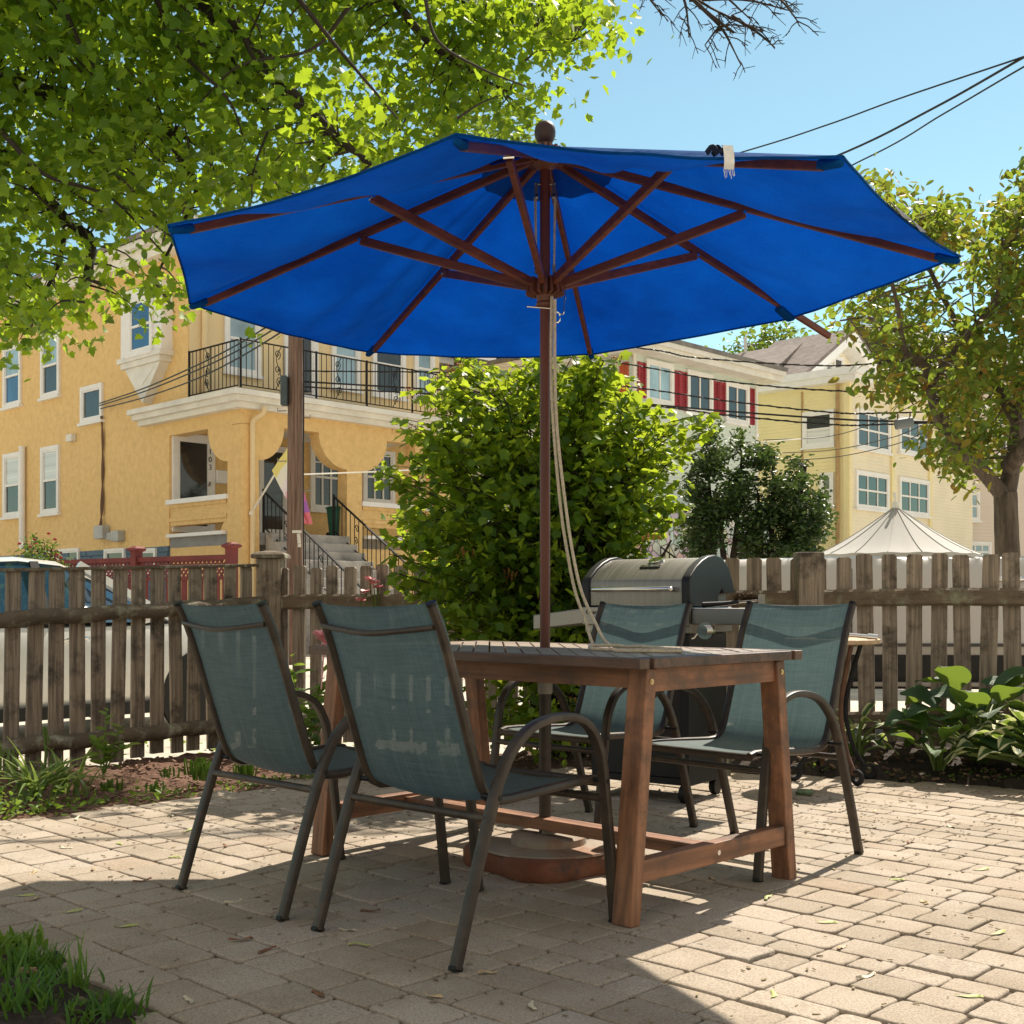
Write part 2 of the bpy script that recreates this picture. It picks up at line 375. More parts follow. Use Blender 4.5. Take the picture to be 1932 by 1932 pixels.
# ------------------------------------------------------------------ chairs
RAIL = [(-.352, .892), (-.335, .86), (-.318, .825), (-.298, .775), (-.272, .70), (-.248, .625), (-.222, .55), (-.198, .48), (-.178, .43), (-.158, .402), (-.128, .388), (-.08, .386), (0, .390), (.1, .396), (.2, .401), (.265, .402), (.292, .396)]
def make_chair(label):
    t = thing('patio_chair', label, 'chair', group='sling chairs around the wooden table')
    tp = rrect(.031, .022, .25)
    for s in (-1, 1):
        x = .268*s
        path = [(x, -.315, .006), (x, -.275, .13), (x, -.235, .25), (x, -.195, .365)]
        path += smoothpath([(x, -.165, .44), (x, -.12, .512), (x, -.05, .567), (x, .04, .590), (x, .13, .588), (x, .20, .555), (x, .243, .49), (x, .258, .43)], 6)
        path += [(x, .272, .33), (x, .29, .2), (x, .312, .006)]
        m = MB(); m.tube(path, 1, prof=tp, side=(1, 0, 0)); a = m.build('arm_frame', BRONZE, t, 40, local=True)
        for yy in (-.316, .313):
            m = MB(); m.bar((x, yy, 0), (x, yy-.003*np.sign(yy), .012), .0235, .033, (0, 1, 0)); m.build('foot_cap', BLACKMET, a, local=True, bevel=.003)
        m = MB(); m.tube([(.222*s, y, z) for y, z in RAIL], 1, prof=rrect(.026, .026, .45), side=(1, 0, 0))
        r = m.build('seat_rail', BRONZE, t, 40, local=True)
        m = MB(); m.tube([(.222*s, -.3505, .889), (.222*s, -.3545, .8975)], .0145, 10); m.build('end_cap', BLACKMET, r, 40, local=True)
        for yy, zz in ((-.172, .405), (.262, .402)): m = MB(); m.tube([(.22*s, yy, zz), (.285*s, yy, zz)], .0075, 8); m.build('bolt', BLACKMET, a, 40, local=True)
    # cloth: follows the rails, hollowed between them
    m = MB(); rows = []
    rail = smoothpath([(0, y, z) for y, z in RAIL[:-1]], 3); nu = 13
    for i, p in enumerate(rail):
        fr = i/(len(rail)-1); row = []
        for k in range(nu):
            s = k/(nu-1)*2-1; dip = (1-s*s)
            back = 1 if p.z > .45 else max(0, (p.z-.39)/.06)
            y = p.y-back*.018*dip; z = p.z-(1-back)*.02*dip
            if i == 0: z -= .010*dip
            row.append(V((s*.220, y, z+.004)))
        rows.append(row)
    m.loft(rows, cap=False, close=False); m.build('sling', SLING, t, 60, local=True)
    for nm, pts, pr in (('back_brace', smoothpath([(-.215, -.338, .835), (-.12, -.352, .826), (0, -.362, .818), (.12, -.352, .826), (.215, -.338, .835)], 5), .0075),
                        ('rear_crossbar', [(-.262, -.200, .355), (.262, -.200, .355)], .011), ('front_stretcher', [(-.262, .268, .352), (.262, .268, .352)], .0115),
                        ('front_crossbar', [(-.225, .285, .392), (.225, .285, .392)], .0125)):
        m = MB(); m.tube(pts, pr, 10); m.build(nm, BRONZE, t, 40, local=True)
    return t
chair = make_chair('teal sling chair seen from behind, nearest of the four, close to the table leg')
ang = math.atan2(.72, .694)-math.pi/2
for i, (x, y, r, lab) in enumerate(((-.12, 3.40, ang+.02, None), (-.622, 3.875, ang, 'teal sling chair seen from behind, farther from the sunny table corner, by the mulch bed'),
                                    (.317, 4.855, ang+math.pi+.03, 'teal sling chair facing the camera in front of the steel grill'),
                                    (.825, 4.352, ang+math.pi-.03, 'teal sling chair facing the camera beside the small round bistro table'))):
    o = chair if i == 0 else copy_tree(chair)
    o.location = (x, y, 0); o.rotation_euler = (0, 0, r)
    if lab: o['label'] = lab

# ------------------------------------------------------------------ table
tb = thing('garden_table', 'weathered reddish hardwood slat table with umbrella pole through it', 'table', (.105, 4.185, 0), math.atan2(-.694, .72))
HL, HW, ZT = .75, .425, .743
m = MB(); th = .03
for s in (-1, 1):
    m.box((-HL, s*HW-(.045 if s > 0 else 0), ZT-th), (HL, s*HW+(.045 if s < 0 else 0), ZT))
m2 = MB()
for s in (-1, 1):
    x0, x1 = (HL-.07, HL) if s > 0 else (-HL, -HL+.07)
    m.box((x0, -HW+.0655, ZT-th+.0005), (x1, HW-.0655, ZT-.0005))
top = m.build('top_frame', wood('weathered edge board', (.075, .042, .03), (.20, .115, .078), 0, .5, (.045, .03, .023)), tb, local=True, bevel=.003)
m = MB(); X0, X1, Y0_, Y1_ = -HL+.072, HL-.072, -HW+.047, HW-.047      # slats laid on the diagonal
def clip(poly, f):
    out = []
    for a, b in zip(poly, poly[1:]+poly[:1]):
        fa, fb = f(a), f(b)
        if fa >= 0: out.append(a)
        if fa*fb < 0: t = fa/(fa-fb); out.append((a[0]+(b[0]-a[0])*t, a[1]+(b[1]-a[1])*t))
    return out
r2 = math.sqrt(.5); pt_, sw_ = .052, .0455
for k in range(-22, 23):
    c = k*pt_; dz = random.uniform(-.0012, .0012)
    pl = [((c-sw_/2)*r2+t*r2, (c-sw_/2)*r2-t*r2) for t in (-2, 2)]+[((c+sw_/2)*r2+t*r2, (c+sw_/2)*r2-t*r2) for t in (2, -2)]
    for f in (lambda p: p[0]-X0, lambda p: X1-p[0], lambda p: p[1]-Y0_, lambda p: Y1_-p[1]): pl = clip(pl, f) if pl else pl
    pl = [p for i_, p in enumerate(pl) if math.dist(p, pl[i_-1]) > .002]
    if len(pl) < 3: continue
    m.extr([(x, y, ZT-.024+dz) for x, y in pl], (0, 0, .0235))
m.build('tabletop', TOPW, tb, local=True, bevel=.0015)
for sx in (-1, 1):
    m = MB(); m.box((sx*.70-.0125, -.33, .645), (sx*.70+.0125, .33, .711)); m.build('end_apron', TW[1], tb, local=True, bevel=.002)
    m = MB(); m.box((sx*.695-.022, -.372, .115), (sx*.695+.022, .372, .177)); r = m.build('end_stretcher', TW[1], tb, local=True, bevel=.003)
    m = MB(); m.tube([(sx*.716, 0, .146), (sx*.7185, 0, .146)], .008, 10); m.build('bolt', CHROME, r, 30, local=True)
    for sy in (-1, 1):
        m = MB(); m.bar((sx*.69, sy*.412, 0), (sx*.69, sy*.335, .712), .046, .068, (1, 0, 0)); lg = m.build('leg', TW[2], tb, local=True, bevel=.004)
        m = MB(); m.tube([(sx*.7235, sy*.34, .675), (sx*.7265, sy*.34, .675)], .0085, 12); m.tube([(sx*.7255, sy*.34, .675), (sx*.7285, sy*.34, .675)], .004, 8); m.build('bolt', M('brass bolt', (.5, .38, .2), .35, .1, 5, metal=1) if sx+sy == -2 else bpy.data.materials['brass bolt'], lg, 30, local=True)
for sy in (-1, 1):
    m = MB(); m.box((-.665, sy*.345-.0125, .655), (.665, sy*.345+.0125, .711)); m.build('long_apron', TW[0], tb, local=True, bevel=.002)
for a, b in ((-.672, .672),):
    m = MB(); m.box((a, -.035, .128), (b, .035, .166)); m.build('long_stretcher', TW[0], tb, local=True, bevel=.003)

# ------------------------------------------------------------------ umbrella
UC = V((.113, 4.20, 0)); ZA, ZR = 2.445, 1.985
def canopy_mat():
    m, nt, bs = newmat('blue canvas'); o = coords(nt, 'Object'); f = noise(nt, o, 2.5, 5); ft = noise(nt, coords(nt, 'Object', (110, 110, 110)), 1, 4)
    c = ramp(nt, f, [(.3, (.003, .07, .27)), (.7, (.006, .115, .38))]); c = mix(nt, .4, c, ramp(nt, ft, [(.3, (.001, .045, .24)), (.7, (.008, .13, .46))]))
    nt.links.new(c, bs.inputs['Base Color']); bs.inputs['Roughness'].default_value = .9; bs.inputs['Specular IOR Level'].default_value = .06
    fs2 = noise(nt, coords(nt, 'Object', (1, 1, 1)), 1.3, 8, .7); c = mix(nt, 1, c, ramp(nt, fs2, [(.33, (.55, .62, .68)), (.66, (1.1, 1.08, 1.02))]), 'MULTIPLY'); nt.links.new(c, bs.inputs['Base Color'])
    bump(nt, bs, noise(nt, coords(nt, 'Object', (1, 1, 1)), 9, 3), .5, .03)
    t = node(nt, 'ShaderNodeBsdfTranslucent'); nt.links.new(mix(nt, 1, (.0005, .055, .40), ramp(nt, fs2, [(.33, (.5, .55, .62)), (.66, (1.1, 1.12, 1.05))]), 'MULTIPLY'), t.inputs[0])
    mx = node(nt, 'ShaderNodeMixShader'); mx.inputs[0].default_value = .36; nt.links.new(bs.outputs[0], mx.inputs[1]); nt.links.new(t.outputs[0], mx.inputs[2])
    nt.links.new(mx.outputs[0], nt.nodes['Material Output'].inputs[0]); return m
CANVAS = canopy_mat()
um = thing('garden_umbrella', 'big blue canvas garden umbrella with dark wooden ribs over the table', 'umbrella', UC)
ANG = [math.radians(a) for a in (31.5, 79.0, 122.3, 166.5, 209, 259.5, 301, 347.2)]
RAD = [1.33, 1.26, 1.40, 1.335, 1.275, 1.335, 1.365, 1.345]
apex = V((0, 0, ZA))
tips = [V((r*math.cos(a), r*math.sin(a), ZR)) for a, r in zip(ANG, RAD)]
def ribpt(i, t): return apex.lerp(tips[i % 8], t)
m = MB(); NR, NS = 44, 30
for i in range(8):
    rows = []
    for a in range(NR+1):
        t = .02+.98*a/NR; row = []
        for b in range(NS+1):
            s = b/NS; q = 4*s*(1-s)
            te = 1.0
            e0 = .865 if i == 0 else 1.0; e1 = .865 if (i+1) % 8 == 0 else 1.0   # the cloth has slipped in at one corner
            tt0, tt1 = t*e0, t*e1
            p = ribpt(i, tt0).lerp(ribpt(i+1, tt1), s)
            sag = .062*math.sin(math.pi*min(1, t**1.6*.93))+.006*t
            p.z += .014-sag*q
            if e0 < 1: p.z -= .05*(1-s)**2*t**6
            if e1 < 1: p.z -= .05*s**2*t**6
            damp = 1-.85*min(1, max(0, (t-.86)/.13)); k = 1-.010*q*t; p.x *= k; p.y *= k
            # creases running out from the corner pockets
            edge = min(s, 1-s); p.z += damp*(.012*math.sin((30+8*(i%3))*(t+.25*edge)+3*edge*6)*t**3*math.exp(-edge*7)*min(1, edge*14)+.012*math.sin(9*t+7*s+4*math.sin(5*s+2*i)+1.7*i)*q*t+.006*math.sin(17*t-12*s+3*i)*q*t)
            row.append(p)
        rows.append(row)
    m.loft(rows, cap=False, close=False)
    # rolled hem
    hem = [r for r in rows[-1]]
    m.tube([p+V((0, 0, -.002)) for p in hem], .004, 5)
cv = m.build('canopy', CANVAS, um, 50, local=True)
md = cv.modifiers.new('weld', 'WELD'); md.merge_threshold = .0015
# pockets over the rib ends
for i in range(8):
    if i == 0: 
        m = MB(); m.bar(ribpt(0, .81)+V((0, 0, -.03)), ribpt(0, .866)+V((0, 0, -.045)), .045, .022)
    else: 
        m = MB(); m.bar(ribpt(i, .94)-V((0, 0, .012)), ribpt(i, 1.0)-V((0, 0, .004)), .028, .03, w2=.024, h2=.02)
    m.build('pocket', CANVAS, cv, 60, local=True, bevel=.01)
# doubled cloth round the crown
m = MB(); rows = []
for t in (.03, .08, .13, .18):
    ring = []
    for i in range(8):
        for b in range(6):
            s = b/6; q = 4*s*(1-s); p = ribpt(i, t).lerp(ribpt(i+1, t), s); p.z -= .004+.03*q*(t/.25)**2+.006*math.sin(i*3+b*2.1)*(t/.25); ring.append(p)
    rows.append(ring)
m.loft(rows, cap=False); m.build('crown_patch', CANVAS, cv, 60, local=True)
for i in range(8):
    up = V((0, 0, 1))
    m = MB(); a = ribpt(i, .045); b = ribpt(i, .952 if i else 1.02); m.bar(a-V((0, 0, .016)), b-V((0, 0, .014)), .020, .03, w2=.018, h2=.024)
    rb = m.build('rib', UW[0], um, local=True, bevel=.003)
    m = MB(); h = V((math.cos(ANG[i])*.055, math.sin(ANG[i])*.055, 1.985)); e = ribpt(i, .5)-V((0, 0, .034))
    m.bar(h, e, .020, .03); st = m.build('strut', UW[0], um, local=True, bevel=.003)
    m = MB(); sd = V((-math.sin(ANG[i]), math.cos(ANG[i]), 0)); m.tube([e-sd*.016, e+sd*.016], .006, 8); m.build('pin', CHROME, st, local=True, smooth=40)
m = MB(); m.lathe([(.0175, .62), (.0175, 2.43)], 20); m.build('pole', UW[2], um, 40, local=True)
m = MB(); m.lathe([(.021, .05), (.021, .60)], 20); m.build('lower_tube', BRONZE, um, 40, local=True)
m = MB(); m.lathe([(.022, .585), (.0255, .59), (.0255, .63), (.022, .635)], 18); m.build('collar', M('grey plastic', (.28, .27, .25), .5, .1, 4), um, 40, local=True)
def hub(z0, z1, flip, nm):
    m = MB(); m.lathe([(.020, z0), (.030, z0+.004), (.032, z0+.012), (.027, z0+.02), (.031, z0+.04), (.036, z0+.055), (.040, z0+.062), (.037, z1), (.019, z1+.004)] if not flip else [(.02, z0), (.034, z0+.008), (.047, z0+.022), (.049, z1-.012), (.036, z1), (.01, z1+.003)], 24)
    for a in ANG:
        for da in (-.2, .2): 
            d = V((math.cos(a+da), math.sin(a+da), 0)); m.bar(d*.03+V((0, 0, (z0+z1)/2+.018)), d*.062+V((0, 0, (z0+z1)/2+.024)), .009, .055)
    return m.build(nm, M('turned hub wood', (.14, .05, .028), .5, .25, 12), um, 35, local=True)
hub(1.905, 2.0, False, 'slider_hub'); hub(2.375, 2.425, True, 'top_hub')
m = MB(); m.lathe([(.022, 2.44), (.031, 2.446), (.032, 2.458), (.022, 2.463), (.022, 2.468), (.028, 2.474), (.035, 2.49), (.0365, 2.506), (.034, 2.522), (.026, 2.535), (.013, 2.542), (.001, 2.543)], 28)
m.build('finial', M('dark weathered finial', (.022, .010, .009), .5, .4, 20, col2=(.045, .018, .014)), um, 40, local=True)
# pulleys, cords, pin and chain on the pole
for s in (-1, 1):
    d = V((.95*s, -.3, 0)); m = MB()
    m.tube([d*.016+V((0, 0, 2.325)), d*.038+V((0, 0, 2.325))], .004, 8)
    m.bar(d*.032+V((0, 0, 2.325)), d*.032+V((0, 0, 2.275)), .008, .012, (1, 0, 0)); m.tube([d*.03+V((-.004, 0, 2.28)), d*.03+V((.004, 0, 2.28))], .012, 12)
    m.bar(d*.032+V((0, 0, 2.02)), d*.032+V((0, 0, 2.05)), .01, .012, (1, 0, 0))
    pl = m.build('pulley', STEEL, um, 40, local=True)
    m = MB(); m.tube([d*.033+V((0, -.006, 2.28)), d*.031+V((0, -.006, 2.04))], .0022, 6); m.tube([d*.038+V((0, 0, 2.28)), d*.033+V((0, 0, 2.04))], .0022, 6); m.build('hoist_cord', M('tan cord', (.45, .37, .26), .8, .2, 50) if s < 0 else bpy.data.materials['tan cord'], pl, local=True)
m = MB(); m.tube([(-.062, -.02, 1.905), (.02, -.02, 1.898)], .003, 8); rn = [V((.04+.011*math.cos(t), -.02, 1.868+.018*math.sin(t))) for t in np.linspace(.3, 6.2, 14)]; m.tube(rn, .0028, 6)
m.tube(smoothpath([(.05, -.02, 1.882), (.062, -.02, 1.88), (.066, -.02, 1.92), (.07, -.02, 1.95), (.066, -.01, 1.975)], 4), .0022, 5); m.build('locking_pin', CHROME, um, 40, local=True)
# frayed straps on the rim
m = MB(); e = ribpt(5, 1).lerp(ribpt(6, 1), .70)*.985; e.z = ZR+.018
dd = (tips[6]-tips[5]).normalized(); nrm = V((dd.y, -dd.x, 0))
m.loft([[e+dd*x+nrm*.012*k+V((0, 0, z)) for x in (-.013, 0, .013)] for k, z in ((-.6, .012), (.6, .010), (1.4, -.015), (1.6, -.035), (1.3, -.052))], cap=False, close=False)
for x in np.linspace(-.013, .013, 7): m.tube([e+dd*x+nrm*.014+V((0, 0, -.052)), e+dd*(x+random.uniform(-.004, .004))+nrm*.018+V((0, 0, -.064-random.random()*.012))], .0008, 4)
m.build('frayed_strap', M('white webbing', (.7, .7, .68), .9, .2, 60), cv, local=True)
m = MB()
for k, (o1, l) in enumerate(((.0, .035), (-.035, .03), (-.02, .025))): 
    m.tube(smoothpath([e+dd*(o1-l/2)+V((0, .01*k, -.006)), e+dd*o1+V((0, .01*k, .006+.004*k)), e+dd*(o1+l/2)+V((0, .012, -.006))], 5), .007, 6, prof=[(1, .25), (-1, .25), (-1, -.25), (1, -.25)])
DARKCLOTH = M('dark navy webbing', (.006, .012, .035), .9, .2, 30)
m.build('knotted_tie', DARKCLOTH, cv, local=True)
m = MB(); e2 = [ribpt(6, 1).lerp(ribpt(7, 1), s) for s in (.34, .42, .5, .57, .63)]
m.loft([[V((p.x*.995, p.y*.995, p.z+.006)), V((p.x*1.008, p.y*1.008, p.z-.012-.012*(j % 2)))] for j, p in enumerate(e2)], cap=False, close=False); m.build('loose_flap', DARKCLOTH, cv, local=True)
# weighted base
CONC = M('worn concrete', (.30, .25, .20), .9, .25, 5, .5, 70, dirt=(.25, .10, .05), dscale=4)
RUST = M('rust stained painted concrete', (.20, .06, .03), .85, .3, 6, .6, 50, dirt=(.03, .05, .055), dscale=5, col2=(.27, .11, .06))
bx = thing('umbrella_base', 'rust stained lobed concrete umbrella base under the table', 'umbrella base', (.125, 4.2, 0))
m = MB(); rings = []
for rr, z in ((.97, 0), (1, .012), (1, .052), (.96, .064), (.9, .068)):
    rings.append([V((math.cos(a)*rr*(.265+.03*math.cos(4*a+.5)), math.sin(a)*rr*(.265+.03*math.cos(4*a+.5)), z)) for a in np.linspace(0, 2*math.pi, 64, endpoint=False)])
m.loft(rings); m.build('slab', RUST, bx, 50, local=True)
m = MB(); m.lathe([(.235, .066), (.232, .073), (.13, .078), (.128, .1), (.115, .108), (.03, .11), (.028, .125), (.022, .126)], 40); m.build('boss', CONC, bx, 40, local=True)

# rope on the table
m = MB()
r1 = [P(1041, 560, 4.17), P(1040, 690, 4.16), P(1044, 800, 4.15), P(1057, 950, 4.13), P(1070, 1040, 4.12), P(1085, 1115, 4.1), P(1103, 1165, 4.08)]
r2 = [P(1047, 565, 4.16), P(1047, 700, 4.15), P(1052, 820, 4.14), P(1068, 960, 4.12), P(1082, 1050, 4.1), P(1097, 1115, 4.08), P(1122, 1172, 4.05)]
def ontop(u, Y, dz=0): return V(((u-966)/FP*Y, Y, ZT+.006+dz))
lp = [ontop(1125, 4.02), ontop(1180, 3.98), ontop(1250, 3.97), ontop(1283, 3.92), ontop(1270, 3.84), ontop(1215, 3.82), ontop(1150, 3.87), ontop(1115, 3.9, .003), ontop(1120, 3.97, .009), ontop(1170, 3.93, .011)]
m.tube(smoothpath(r1+lp, 6), .0055, 7)
m.tube(smoothpath(r2+[ontop(1150, 4.0, .011), ontop(1210, 3.9, .009), ontop(1268, 3.80, .003), ontop(1285, 3.75), ontop(1240, 3.73), ontop(1160, 3.78)], 6), .0055, 7)
m.solo('rope', M('beige cotton rope', (.62, .52, .36), .9, .25, 90, .6, 400), 'beige cord hanging beside the pole and coiled on the tabletop', 'rope', smooth=60)
# ------------------------------------------------------------------ grill
gr = thing('gas_grill', 'stainless steel and black gas grill with closed lid behind the chairs', 'grill', (.69, 5.75, 0), math.radians(-34))
GBLK = M('black enamel', (.012, .012, .014), .42, .2, 8, spec=.3)
LIDST = M('lid stainless steel', (.21, .20, .185), .42, .14, 2, .05, 60, metal=1, stretch=(30, 1, 1))
prof = [(-.235, .885), (-.240, .985), (-.236, 1.0), (-.222, 1.012), (-.17, 1.048), (-.11, 1.077), (-.05, 1.096), (.02, 1.104), (.09, 1.096), (.16, 1.058), (.205, 1.0), (.225, .93), (.225, .885)]
cap = [(-.245, .878), (-.250, .99), (-.244, 1.006), (-.228, 1.02), (-.175, 1.057), (-.113, 1.087), (-.052, 1.106), (.02, 1.116), (.093, 1.108), (.166, 1.068), (.213, 1.006), (.236, .955), (.235, .94), (.12, .94), (.095, .965), (.06, .925), (.045, .878)]
m = MB(); m.extr([(-.235, y, z) for y, z in prof], (.47, 0, 0)); lid = m.build('lid', LIDST, gr, 30, local=True)
for x0, x1 in ((-.275, -.234), (.234, .275)):
    m = MB(); m.extr([(x0, y, z) for y, z in cap], (x1-x0, 0, 0)); m.build('lid_end', GBLK, lid, 30, local=True, bevel=.006)
m = MB(); m.tube(smoothpath([(-.2, -.238, .955), (-.2, -.275, .957), (-.19, -.285, .958)], 4)+[V((.19, -.285, .958))]+smoothpath([(.19, -.285, .958), (.2, -.275, .957), (.2, -.238, .955)], 4), .0105, 12); m.build('handle', CHROME, lid, 40, local=True)
m = MB(); nn = V((0, -.4, .916)); c0 = V((.03, -.085, 1.084)); m.tube([c0, c0+nn*.012], .036, 24); m.tube([c0+nn*.011, c0+nn*.014], .028, 20); m.build('temperature_gauge', CHROME, lid, 40, local=True)
m = MB(); c1 = V((.03, -.15, 1.061)); u1 = V((1, 0, 0)); v1 = V((0, .84, .54)); n1 = u1.cross(v1)
m.hexa([c1+u1*a+v1*b+n1*c for c in (0, .004) for a, b in ((-.05, -.011), (.05, -.011), (.05, .011), (-.05, .011))]); bd = m.build('badge', GBLK, lid, local=True)
vs, fs = text_mesh('Char-Broil', .021, .001); m = MB(); m.add([c1+u1*p.x+v1*p.y+n1*(.0055+p.z) for p in vs], fs); m.build('badge_lettering', CHROME, bd, local=True)
m = MB(); m.box((-.27, -.25, .795), (.27, -.225, .878)); m.box((-.27, -.225, .76), (.27, .22, .877)); pn = m.build('control_panel', STEEL, gr, local=True, bevel=.004)
vs, fs = text_mesh('Char-Broil', .028, .001); m = MB(); m.add([V((-.19+p.x, -.2515-p.z, .853+p.y)) for p in vs], fs); m.build('panel_lettering', GBLK, pn, local=True)
def knob(x, z):
    m = MB(); m.tube([(x, -.25, z), (x, -.256, z)], .036, 20); m.tube([(x, -.256, z), (x, -.285, z)], .024, 18); k = m.build('knob', CHROME, pn, 40, local=True)
    m = MB(); m.tube([(x, -.286, z), (x, -.288, z)], .0185, 16); m.build('knob_face', GBLK, k, 40, local=True)
for x in (-.15, 0, .13): knob(x, .83)
for s in (-1, 1):
    m = MB(); a, b = (.272, .53) if s > 0 else (-.56, -.272); dz = 0 if s > 0 else -.03
    z = lambda x: .872+(dz*(abs(x)-.272)/.26)
    m.hexa([(a, -.225, z(a)-.072), (b, -.225, z(b)-.072), (b, .2, z(b)-.06), (a, .2, z(a)-.06), (a, -.225, z(a)), (b, -.225, z(b)), (b, .2, z(b)), (a, .2, z(a))]); sh = m.build('side_shelf', STEEL, gr, local=True, bevel=.006)
    if s > 0:
        x, zz = .345, .775
        m = MB(); m.tube([(x, -.215, zz), (x, -.24, zz)], .038, 20); m.tube([(x, -.24, zz), (x, -.27, zz)], .025, 18); m.tube([(x-.03, -.22, zz+.01), (x-.055, -.235, zz-.03), (x-.065, -.24, zz-.034)], .006, 8); k = m.build('knob', CHROME, sh, 40, local=True)
m = MB(); m.box((-.25, -.20, .08), (-.215, .2, .758)); m.box((.215, -.20, .08), (.25, .2, .758)); m.box((-.214, .17, .10), (.214, .19, .758)); m.box((-.214, -.19, .08), (.214, .169, .11)); m.box((-.214, -.195, .70), (.214, -.18, .758))
m.box((-.213, -.192, .113), (-.002, -.178, .65)); m.box((.002, -.192, .113), (.213, -.178, .65))
ct = m.build('cart', GBLK, gr, local=True, bevel=.003)
m = MB()
for x in (-.03, .03): m.tube([(x, -.205, .42), (x, -.205, .56)], .006, 8)
m.build('door_handle', CHROME, ct, local=True, smooth=40)
for x in (-.21, .21):
    for y in (-.16, .16):
        m = MB(); m.tube([(x-.015, y, .04), (x+.015, y, .04)], .04, 18); m.build('wheel', BLACKMET, gr, 40, local=True)
# brush lying on the shelf
def gl(x, y, z): 
    c, s = math.cos(math.radians(-34)), math.sin(math.radians(-34)); return V((.69+x*c-y*s, 5.75+x*s+y*c, z))
br = thing('grill_brush', 'wire grill brush with black handle lying on the steel side shelf', 'brush', gl(.42, -.1, .873))
m = MB(); m.tube([gl(.30, -.17, .887), gl(.37, -.12, .892), gl(.43, -.075, .900)], [.013, .011, .009], 10); m.build('handle', BLACKMET, br, 40)
m = MB(); m.tube([gl(.42, -.085, .899), gl(.52, -.02, .91)], .0045, 6); m.tube([gl(.43, -.07, .899), gl(.51, .0, .91)], .0045, 6); m.bar(gl(.52, -.03, .905), gl(.50, .01, .905), .03, .06, (0, 0, 1)); m.build('scraper', STEEL, br, 40)
m = MB()
for k in range(220):
    t = random.random(); p = gl(.41+.09*t, -.08+.08*t, .908); m.tube([p, p+V((random.uniform(-.02, .02), random.uniform(-.02, .02), random.uniform(.015, .032)))], .0011, 3)
m.build('bristles', M('brass wire', (.12, .075, .035), .5, .3, 20, metal=.6), br)
# tin bin
tb2 = thing('metal_bin', 'small ribbed galvanised metal bin on the pavers below the grill', 'bin', (1.03, 6.42, -.02))
m = MB(); n = 72
m.loft([[V((math.cos(2*math.pi*k/n)*(r+(.0025 if k % 4 < 2 else 0)), math.sin(2*math.pi*k/n)*(r+(.0025 if k % 4 < 2 else 0)), z)) for k in range(n)] for r, z in ((.108, 0), (.110, .01), (.124, .265))]); m.build('body', M('galvanised tin', (.42, .43, .34), .35, .35, 3, metal=.85, stretch=(6, 6, .6)), tb2, 40, local=True)
m = MB(); m.lathe([(.125, .262), (.131, .266), (.131, .285), (.12, .292), (.05, .31), (.005, .312)], 40); m.build('lid', STEEL, tb2, 40, local=True)
# bistro table and the chrome lamp lying on it
bt = thing('bistro_table', 'small round pale wood table on scrolled iron legs by the fence', 'table', (1.62, 6.22, 0))
m = MB(); m.lathe([(.02, .69), (.23, .69), (.237, .694), (.237, .712), (.232, .716), (.01, .716)], 48); m.build('tabletop', wood('pale birch disc', (.50, .36, .21), (.66, .50, .32), 0, .5, (.3, .2, .12)), bt, 30, local=True)
for k, a in enumerate((-1.2, .2, 1.6, 3.3)):
    d = V((math.cos(a), math.sin(a), 0)); pts = [d*.16+V((0, 0, .69)), d*.10+V((0, 0, .5)), d*.075+V((0, 0, .34)), d*.12+V((0, 0, .16)), d*.19+V((0, 0, .05))]
    sc_ = [d*(.205+.035*math.cos(t))+V((0, 0, .04+.03*math.sin(t))) for t in np.linspace(2.9, 9.0, 16)]
    m = MB(); m.tube(smoothpath(pts, 5)[:-1]+[sc_[0]], .012, 10); m.build('leg', IRON if k % 2 else M('rusty iron %d' % k, (.10, .05, .03), .7, .4, 15), bt, 40, local=True)
    m = MB(); m.tube(sc_, [.013]*10+[.012, .011, .01, .009, .008, .007], 10); m.build('scroll_foot', IRON, bt, 40, local=True)
m = MB(); a0 = V((1.58, 6.16, .745)); a1 = V((1.775, 6.1, .728)); m.tube([a0+V((-.12, .03, .02)), a0, a1], .011, 12); dr = (a1-a0).normalized(); m.tube([a1-dr*.008, a1+dr*.04], .017, 14)
hs = m.solo('hose_wand', CHROME, 'short chrome hose wand lying on the small round table', 'hose wand', smooth=40)
m = MB()
for k in range(3): m.tube([V((1.60+.05*math.cos(t)+.01*k, 6.25+.05*math.sin(t), .725+.016*k)) for t in np.linspace(0, 6.28, 22)], .009, 8)
m.solo('hose_coil', BLACKMET, 'loop of thin black hose on the small round table', 'hose', smooth=40)

